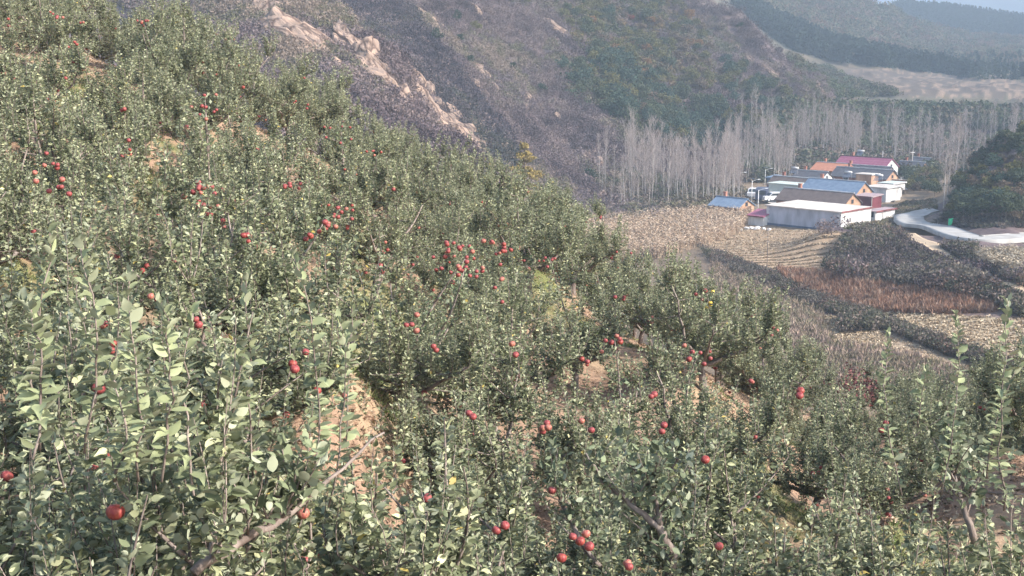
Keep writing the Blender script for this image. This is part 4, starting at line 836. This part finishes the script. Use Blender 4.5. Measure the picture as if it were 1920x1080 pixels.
def gable_house(pR, zr, L, hd, wall_h, ridge_h, wallm, gablem, roofm, label, zg, ridgem='quoin', win=True, over=.25, name='village_house'):
    """pR: pixel of the right end of the ridge; zr: height of that ridge end (relative to camera)"""
    e = PZ(pR[0], pR[1], zr); base = e.copy(); base[2] = e[2]-ridge_h; t = house_empty(base, label, name)
    b = MB(); b.box(-L,0,-hd,hd,-1.5,wall_h)
    b.build('wall', M[wallm], t)
    for x0,x1 in ((-.22,.004),(-L-.004,-L+.22)):
        b = MB(); hh = ridge_h-.06
        vs = [(x0,-hd-.003,wall_h*.0-1.5),(x0,hd+.003,-1.5),(x0,hd+.003,wall_h),(x0,0,hh),(x0,-hd-.003,wall_h)]; vs += [(x1,)+v[1:] for v in vs]
        b.add(vs, [(4,3,2,1,0),(5,6,7,8,9),(0,1,6,5),(1,2,7,6),(2,3,8,7),(3,4,9,8),(4,0,5,9)]); gb = b.build('gable_wall', M[gablem], t)
    b = MB(); oy = hd+.35; sl = (ridge_h-wall_h)/hd; ez = ridge_h-sl*oy; th = .12
    for sgn in (-1,1):
        vs = [(-L-over,0,ridge_h),(over,0,ridge_h),(over,sgn*oy,ez),(-L-over,sgn*oy,ez)]; vs += [(x,y,z-th) for x,y,z in vs]
        b.add(vs, [(0,1,2,3) if sgn>0 else (3,2,1,0),(4,5,6,7),(0,1,5,4),(1,2,6,5),(2,3,7,6),(3,0,4,7)])
    rf = b.build('roof', M[roofm], t)
    b = MB(); b.box(-L-over-.02,over+.02,-.11,.11,ridge_h-.02,ridge_h+.12); b.build('ridge_cap', M[ridgem], rf)
    g1 = MB(); g1.box(.008,.05,-.32,.32,wall_h-.1,wall_h+.55); g1.build('gable_window', M['window_dark'], t)
    g1 = MB(); g1.box(.008,.06,hd*.3,hd*.3+.75,-.2,1.8); g1.build('side_door', M['brick_red'], t)
    g1 = MB(); cx = -L*.8; g1.box(cx-.25,cx+.25,.25,.75,ridge_h-.8,ridge_h+.75); g1.box(cx-.3,cx+.3,.2,.8,ridge_h+.752,ridge_h+.83); g1.build('chimney', M['brick_red'], t)
    if win:
        for fx in (.25,.72):
            f = MB(); x = -L*fx; f.box(x-.6,x+.6,-hd-.06,-hd-.008,.95,2.05 if wall_h>2.2 else wall_h-.2); w_ = f.build('window', M['quoin'], t)
            f = MB(); f.box(x-.5,x+.5,-hd-.08,-hd-.062,1.05,1.95 if wall_h>2.2 else wall_h-.3); f.build('pane', M['window_dark'], w_)
        f = MB(); x = -L*.48; f.box(x-.5,x+.5,-hd-.06,-hd-.008,0,2.0 if wall_h>2.2 else wall_h-.15); f.build('door', M['brick_red'], t)
    return t
def flat_house(pFR, ztop, W, D, h, wallm, roofm, label, edge='trim_dark_red', slope=0, over=.25, sidem=None, quoins=False, name='village_house', win=False):
    e = PZ(pFR[0], pFR[1], ztop); base = e.copy(); base[2] = e[2]-h; t = house_empty(base, label, name)
    b = MB(); b.box(-W,0,0,D,-1.5,h-.16); b.build('wall', M[wallm], t)
    if sidem: b = MB(); b.box(.003,.05,.03,D,-1.5,h-.17); b.build('side_wall', M[sidem], t)
    b = MB(); vs = [(-W-over,-over,h),(over,-over,h),(over,D+over,h+slope),(-W-over,D+over,h+slope)]; vs += [(x,y,z-.15) for x,y,z in vs]
    b.add(vs, [(0,1,2,3),(7,6,5,4),(0,4,5,1),(1,5,6,2),(2,6,7,3),(3,7,4,0)]); rf = b.build('roof', M[roofm], t)
    b = MB(); b.box(over+.003,over+.05,-over,D+over,h-.2+slope*.0,h+.03) if slope == 0 else b.box(-W-over,over,-over-.05,-over-.003,h-.18,h+.02); b.build('roof_edge', M[edge], rf)
    if quoins:
        for x in (-W,0):
            b = MB()
            for k in range(9):
                wq = .55 if k%2 else .35; z0 = k*.31; x0,x1 = (x-.0,x+wq) if x<0 else (x-wq,x+.0); b.box(x0,x1,-.035,-.004,z0,z0+.29)
            b.build('quoins', M['quoin'], t)
        b = MB(); b.box(-W,0,-.05,-.036,-1.2,.22); b.build('plinth', M['base_blue'], t)
    if win:
        f = MB(); f.box(.055,.085,D*.3,D*.3+1,.9,1.9) if sidem else f.box(-W*.5-.5,-W*.5+.5,-.05,-.004,.9,1.9); f.build('window', M['window_dark'], t)
    return t
flat_house((1577,397),-23.4,12.9,9.0,3.0,'plaster_grey','slab','long grey storehouse with a pale flat roof and white quoins fronting the village',sidem='plaster_white',quoins=True,win=False,name='storehouse')
flat_house((1642,396),-24.2,1.6,6.2,1.9,'plaster_white','roof_pinkgrey','low white outbuilding with a flat grey roof and red edge right of the storehouse',name='outbuilding',win=True)
flat_house((1431,406),-25.2,2.7,2.8,1.35,'plaster_white','roof_magenta','tiny white shed with a pink sheet roof left of the storehouse',slope=.75,name='shed')
gable_house((1599,362),-22.4,12.6,2.7,2.6,4.2,'brick_red','brick_orange','roof_brown','house with a brown tiled roof and orange gable right behind the storehouse',-26.6)
gable_house((1621,341),-22.5,11.0,3.0,2.7,4.5,'brick_orange','brick_orange','roof_blue','house with the largest blue roof and an orange gable in the middle of the village',-27)
gable_house((1400,373),-23.6,5.7,2.2,2.0,3.1,'brick_orange','brick_orange','roof_blue','small orange hut with a grey-blue roof beside the maize field',-26.8,ridgem='roof_blue',win=False,name='hut')
flat_house((1515,348),-24.5,8.6,4.0,2.6,'roof_pale','roof_pale','shed with pale green corrugated sheeting left of the big blue roof',edge='quoin',name='shed')
gable_house((1530,335),-23.7,9.3,2.4,2.2,3.6,'brick_red','brick_red','roof_brown','low old brick house behind the pale green shed',-27.3)
flat_house((1452,333),-24.1,1.7,3.0,3.1,'roof_blue','roof_blue','narrow blue sheet-metal lean-to at the left end of the old brick house',edge='roof_blue',slope=.3,name='shed')
gable_house((1551,322),-24.2,6.8,2.5,2.2,3.6,'brick_red','plaster_white','roof_slate','house with a dark slate roof below the orange-roofed one',-27.8)
gable_house((1592,307),-24.0,7.8,2.8,2.6,4.0,'brick_orange','plaster_white','roof_orange','house with an orange tiled roof at the back left of the village',-28,win=False)
gable_house((1672,297),-23.0,12.4,3.2,3.5,5.4,'plaster_white','plaster_white','roof_magenta','large house with a magenta sheet roof and white gable at the back of the village',-28.4,ridgem='roof_brown')
gable_house((1671,313),-24.4,12.6,2.2,2.5,3.8,'plaster_white','brick_orange','roof_slate','long slate-roofed house directly in front of the magenta roof',-28.2,win=False)
gable_house((1674,319),-24.2,13.0,2.7,2.2,3.8,'brick_red','brick_orange','roof_slate','longest slate-roofed house with an orange end wall left of the village lane',-28,win=True)
flat_house((1634,327),-24.4,3.5,3.0,3.0,'brick_orange','slab','small orange brick annex with a white-edged flat roof next to the water heater',edge='quoin',name='annex',win=False)
flat_house((1662,352),-24.4,4.4,5.6,2.7,'plaster_white','slab','low house with a flat beige roof right of the big blue roof',edge='quoin')
flat_house((1674,344),-24.8,3.0,5.0,2.4,'plaster_white','roof_pale','low building with a pale bluish flat roof beyond the beige one',edge='quoin',name='outbuilding')
flat_house((1636,369),-24.6,3.2,3.3,2.1,'dark_red_wall','roof_pinkgrey','dark red shed with a pinkish roof against the orange gable of the blue-roofed house',slope=.25,name='shed')
gable_house((1734,304),-24.8,6.0,2.6,2.4,4.0,'plaster_white','brick_orange','roof_slate','slate-roofed house behind the utility pole at the far right of the village',-28.8)
gable_house((1744,296),-25.0,4.2,2.4,2.4,3.9,'plaster_white','plaster_white','roof_slate','farthest slate-roofed house at the right end of the village',-29)
def heater(px, py, z, label):
    p = PZ(px, py, z); t = house_empty(p, label, 'solar_water_heater', 'water heater'); b = MB(); b.tube([(-.8,0,.9),(.8,0,.9)],[.24,.24],12); b.build('tank', M['plaster_white'], t, True)
    b = MB()
    for k in range(12): x = -.7+k*.127; b.tube([(x,-.1,.75),(x,-1.0,-.15)],[.035,.035],5)
    b.build('collector', M['base_blue'], t); b = MB()
    for x in (-.7,.7): b.tube([(x,0,.8),(x,.1,-.4)],[.03,.03],4); b.tube([(x,-.95,-.1),(x,-.95,-.4)],[.03,.03],4)
    b.build('stand', M['quoin'], t)
heater(1648,337,-25.3,'large blue and white solar water heater beside the small orange annex'); heater(1590,331,-24.9,'solar water heater standing by the dark green village tree')
heater(1490,323,-24.3,'solar water heater on the old brick house at the left of the roofs'); heater(1614,290,-23.2,'white solar water heater on top of the magenta roof')
M['metal_white'] = mat_simple('painted_metal', (.68,.68,.68), (.76,.76,.76), 2, .4, .5); M['black'] = mat_simple('rubber', (.02,.02,.022), None, 2, .7); M['glass'] = mat_simple('car_glass', (.03,.04,.05), None, 2, .12, .6); M['carwhite'] = mat_simple('car_white', (.70,.70,.72), (.74,.74,.76), 1, .25, .6); M['truckblue'] = mat_simple('truck_paint', (.04,.05,.10), (.06,.07,.12), 1, .4, .5)
def lamp(px, ybase, z, h, label):
    p = PZ(px, ybase, z); t = empty('street_lamp', p, 0, label, 'street lamp'); b = MB(); b.tube([(0,0,-.5),(0,0,h)],[.07,.05],8); b.build('pole', M['metal_white'], t, True)
    b = MB(); b.tube([(0,0,h-.15),(.5,0,h+.1),(1.1,0,h+.25)],[.035,.03,.03],6); b.build('arm', M['metal_white'], t); b = MB(); b.box(1.0,1.5,-.1,.1,h+.2,h+.3); b.build('lamp_head', M['metal_white'], t)
    b = MB(); b.box(-.35,.35,-.2,.2,h+.35,h+.4); b.build('solar_panel', M['base_blue'], t)
lamp(1384,361,-27.4,3.8,'white street lamp standing alone left of the parked vehicles'); lamp(1409,380,-26.9,4.0,'white street lamp in front of the white parked car'); lamp(1434,351,-27.7,3.7,'white street lamp at the end of the blue lean-to'); lamp(1421,397,-26.6,3.7,'white street lamp nearest the storehouse')
def pole(px, y, z, h, rad, label, arms=True, mat='slab'):
    p = PZ(px, y, z); t = empty('utility_pole', p, .5, label, 'pole'); b = MB(); b.tube([(0,0,-.5),(0,0,h)],[rad,rad*.7],8); b.build('pole', M[mat], t, True)
    if arms:
        b = MB(); b.box(-.7,.7,-.04,.04,h-.5,h-.42); b.build('crossarm', M['metal_white'], t)
        for x in (-.6,0,.6): b = MB(); b.tube([(x,0,h-.42),(x,0,h-.25)],[.05,.04],6); b.build('insulator', M['plaster_white'], t)
    return p
pole(1709,328,-28.6,5.8,.11,'tall utility pole standing on the village lane at the back right'); pole(1633,408,-26.0,3.4,.06,'slim grey pole at the back corner of the storehouse roof',False); pole(1438,497,-25.1,4.6,.05,'thin wooden pole standing alone in the ploughed field',False,'bark'); pole(1655,294,-23.0,1.3,.09,'short white chimney pipe on the magenta roof',False,'plaster_white')
def car(px, y, z, rz, label, kind):
    p = PZ(px, y, z); t = empty('parked_car' if kind!='truck' else 'parked_truck', p, rz, label, 'car' if kind!='truck' else 'truck'); L, Wd = (4.4,1.8) if kind!='truck' else (5.4,2.1); b = MB()
    if kind != 'truck':
        prof = [(-2.2,.35),(-2.15,.95),(-1.3,1.05),(-.7,1.6),(1.3,1.65),(2.05,1.05),(2.2,.9),(2.2,.35)]
        vs = [(x,-.9,zz) for x,zz in prof]+[(x,.9,zz) for x,zz in prof]; n = len(prof)
        b.add(vs, [tuple(range(n)), tuple(range(2*n-1,n-1,-1))]+[((i+1)%n,i,i+n,(i+1)%n+n) for i in range(n)]); b.build('body', M['carwhite'], t)
        for s in (-1,1):
            b = MB(); y0 = .905*s; b.add([(-1.1,y0,1.08),(-.65,y0,1.5),(1.2,y0,1.54),(1.75,y0,1.08)],[(0,1,2,3)]); b.build('window', M['glass'], t)
        b = MB(); b.add([(-1.34,-.75,1.1),(-1.34,.75,1.1),(-.78,.7,1.58),(-.78,-.7,1.58)],[(0,1,2,3)]); b.build('windscreen', M['glass'], t)
    else:
        b.box(-2.7,-1.2,-1.0,1.0,.5,2.2); b.build('cab', M['truckblue'], t); b = MB(); b.box(-1.1,2.7,-1.05,1.05,.75,2.3); b.build('load_bed', M['truckblue'], t)
        b = MB(); b.box(-2.74,-2.703,-.85,.85,1.4,2.05); b.build('windscreen', M['glass'], t); b = MB(); b.box(-2.6,2.6,-.4,.4,.35,.7); b.build('chassis', M['black'], t)
    for x in (-L*.31,L*.31):
        for s in (-1,1):
            b = MB(); b.tube([(x,s*Wd*.5-.1*s-.1,.34),(x,s*Wd*.5-.1*s+.1,.34)],[.34,.34],14); wh = b.build('wheel', M['black'], t); b = MB(); b.tube([(x,s*(Wd*.5)+.015*s,.34),(x,s*Wd*.5+.03*s,.34)],[.18,.18],10); b.build('rim', M['metal_white'], wh)
car(1413,369,-27.2,1.2,'white car parked beside the dark truck left of the village','car'); car(1428,376,-27.1,1.3,'dark blue truck parked between the white cars','truck'); car(1451,377,-26.9,.2,'white car partly hidden by the storehouse roof','car')
M['greenp'] = mat_simple('green_plastic', (.03,.45,.20), (.06,.60,.30), 3, .5)
def sheet(px, y, r, label, hgt):
    a = ground_p(px, r); t = empty('plastic_sheet', a, 0, label, 'plastic sheet'); b = MB(); b.tube([(0,0,-.2),(0,0,hgt+.6)],[.03,.02],5); b.build('stake', M['bark'], t); b = MB(); g = np.random.default_rng(int(px)); n = 7; vs = []
    for i in range(n):
        for j in range(n): u, v = i/(n-1), j/(n-1); vs.append((.05+(u*.65)*(1-.35*v)+g.normal(0,.03), .12*math.sin(u*9+v*4)+g.normal(0,.03), hgt+.5-v*1.0+.1*u))
    b.add(vs, [(i*n+j,(i+1)*n+j,(i+1)*n+j+1,i*n+j+1) for i in range(n-1) for j in range(n-1)]); b.build('sheet', M['greenp'], t, True)
sheet(1767,415,186,'bright green plastic sheet hanging in the brush above the road bend',1.6); sheet(1374,364,252,'green plastic sheet hanging near the lone street lamp',1.0)
def yard_wall(px, py, z, L, label, mt='brick_red', h=1.3, rz=YAW):
    p = PZ(px,py,z); o = empty('yard_wall', p, rz, label, 'wall'); b = MB(); b.box(-L,0,-.12,.12,-1,h); b.build('wall_body', M[mt], o); b = MB(); b.box(-L-.05,.05,-.18,.18,h+.003,h+.1); b.build('coping', M['slab'], o)
yard_wall(1700,350,-27.6,6,'low brick yard wall along the lane right of the beige-roofed house'); yard_wall(1505,378,-26.9,7,'low brick wall in front of the pale green shed'); yard_wall(1690,366,-27,5,'weathered white wall beside the pinkish-roofed shed','plaster_white',1.0,YAW+1.2)
# wires between the village poles
def wire(a, b_, label):
    a = np.array(a); b_ = np.array(b_); o = empty('overhead_wire', a, 0, label, 'wire'); m = MB(); d = b_-a; m.tube([d*t-np.array([0,0,1.2*4*t*(1-t)*.5]) for t in np.linspace(0,1,14)], [.012]*14, 3); m.build('cable', M['black'], o)
_p1 = PZ(1709,328,-28.6)+np.array([0,0,5.3]); _p2 = PZ(1633,408,-26.0)+np.array([0,0,3.3]); wire(_p1, _p2, 'sagging black wire from the tall utility pole to the slim grey pole')
# sacks and frames by the pink-roofed shed
for i,(px,y,s) in enumerate([(1399,424,.42),(1408,423,.36),(1421,426,.5),(1432,425,.34),(1442,426,.36),(1390,428,.3)]):
    o = link('sack', RM[i%6]); p = PZ(px,y,-26.3); o.location = (p[0],p[1],gz(p[0],p[1])+CZ+s*.5); o.scale = (s*1.3,s,s*.9); o.data = o.data.copy(); o.data.materials[0] = M['plaster_white']; tag(o, 'stuffed white sack lying by the corner of the storehouse', 'sack', 'sacks by the storehouse corner')

# ------------------------------------------------------------------ orchard floor growth
def nearpts(n, r0, r1, a0=-.5, a1=.5):
    a = rng.uniform(a0,a1,n); r = np.sqrt(rng.uniform(r0*r0,r1*r1,n)); x = np.sin(a)*r; y = np.cos(a)*r; return np.c_[x,y,height(x,y)]
pp = nearpts(60000, 6, 46); k = fbm(pp[:,0]/2.2+30, pp[:,1]/2.2, 4); gpt = pp[k>.12][:16000]; dpt = pp[k<.12][:14000]
extra = []
for px,py,r,n,s in [(110,132,28,1500,1.0),(70,132,28,800,.8),(1540,1010,9.8,1600,.8),(720,610,14,500,.5),(280,235,24,500,.4),(1860,900,12,300,.5),(560,290,26,300,.4)]:
    q = P(px,py,r); x = q[0]+rng.normal(0,s,n); y = q[1]+rng.normal(0,s*1.2,n); extra.append(np.c_[x,y,height(x,y)])
stuff('grass', np.concatenate([gpt]+extra), (.05,.14), 16, 1.6, [(.12,.17,.05),(.15,.19,.07),(.09,.12,.05),(.26,.25,.12),(.30,.25,.14)], 'short green grass growing in patches under the apple trees', 'grass', up=.9, wmin=.03)
stuff('straw_litter', dpt, (.05,.13), 14, 1.8, [(.36,.29,.21),(.30,.23,.165),(.22,.16,.12),(.28,.19,.13)], 'dry straw and fallen leaves on the orchard soil', 'straw', up=.2, wmin=.045)
corn('dry_weeds', [(1590,655),(1790,650),(1810,690),(1740,710),(1600,705)], 900, (.5,1.0), [(.34,.25,.21),(.40,.30,.25),(.25,.2,.15)], 'pinkish dry weeds standing at the lower edge of the orchard', 36, 75)
for i,(px,py,r) in enumerate([(1590,925,11.8),(1612,955,11.4),(1572,905,12.0),(640,690,11.9),(1842,815,16)]):
    q = P(px,py,r); o = link('fallen_apple', APPLES[i%3]); o.location = (q[0],q[1],gz(q[0],q[1])+CZ+.03); o.scale = (.07,.07,.07); o.rotation_euler = (1.2,.4,i); tag(o, ['fallen apple in the middle of the lower right soil patch','fallen apple at the near edge of the lower right soil patch','fallen apple at the far edge of the lower right soil patch','fallen apple on the bare orange earth bank at the left','fallen apple on the soil patch near the right edge'][i], 'apple')
ex = []
for px,py,r,n,sg in [(1595,915,11.8,900,1.0),(640,680,11.8,1500,1.1),(1840,815,16,900,1.0),(1020,470,29.5,1200,1.6),(1310,590,22,600,.8)]:
    q = P(px,py,r); x = q[0]+rng.normal(0,sg,n); y = q[1]+rng.normal(0,sg,n); ex.append(np.c_[x,y,height(x,y)])
stuff('soil_litter', np.concatenate(ex), (.03,.11), 8, 1.4, [(.30,.20,.14),(.20,.13,.09),(.38,.30,.21),(.14,.12,.07)], 'clods, dry leaves and straw on the bare soil patches', 'litter', up=.3, wmin=.12)
# wine-red bush below the trees, and the dark green sapling at the bottom
V, T = crown_tris(301, 1.9, 1.0, K=900, size=.05, nc=10); m_ = mat_tone('leaves_wine', (.15,.065,.065), transl=.1)
p = P(1605,745,33); p[2] = gz(p[0],p[1])
if True:
    t = empty('red_leaved_tree', p, 0, 'small wine-red leaved tree below the orchard at the edge of the pink weeds', 'tree'); link('crown', mesh_np('crown', V, np.arange(len(V)).reshape(-1,3), 3, m_, T), t); b = MB(); b.tube([(0,0,-.3),(.03,0,.8),(0,0,1.6)],[.05,.04,.01],6); b.build('trunk', M['bark'], t)

# ------------------------------------------------------------------ air
hz_m = bpy.data.materials.new('air'); hz_m.use_nodes = True; tt = hz_m.node_tree; tt.nodes.remove(tt.nodes['Principled BSDF'])
vol = tt.nodes.new('ShaderNodeVolumePrincipled'); vol.inputs['Color'].default_value = (.64,.80,1,1); vol.inputs['Density'].default_value = .00046; vol.inputs['Anisotropy'].default_value = -.3
tt.links.new(vol.outputs[0], tt.nodes['Material Output'].inputs['Volume'])
_z = np.array([v.co.z for v in []]); me = bpy.data.objects['ground'].data; arr = np.empty(len(me.vertices)*3, np.float32); me.vertices.foreach_get('co', arr); zz = arr.reshape(-1,3)
b = MB(); lo, hi = zz.min(0)-5, zz.max(0)+30
b.box(float(lo[0]),float(hi[0]),float(min(lo[1],-20)),float(hi[1]),float(lo[2])-1,float(hi[2])+5); hz = b.build('haze', hz_m); tag(hz, 'thin bluish haze in the valley air', 'haze', kind='stuff')
print('haze box', lo, hi, 'objects', len(bpy.data.objects))
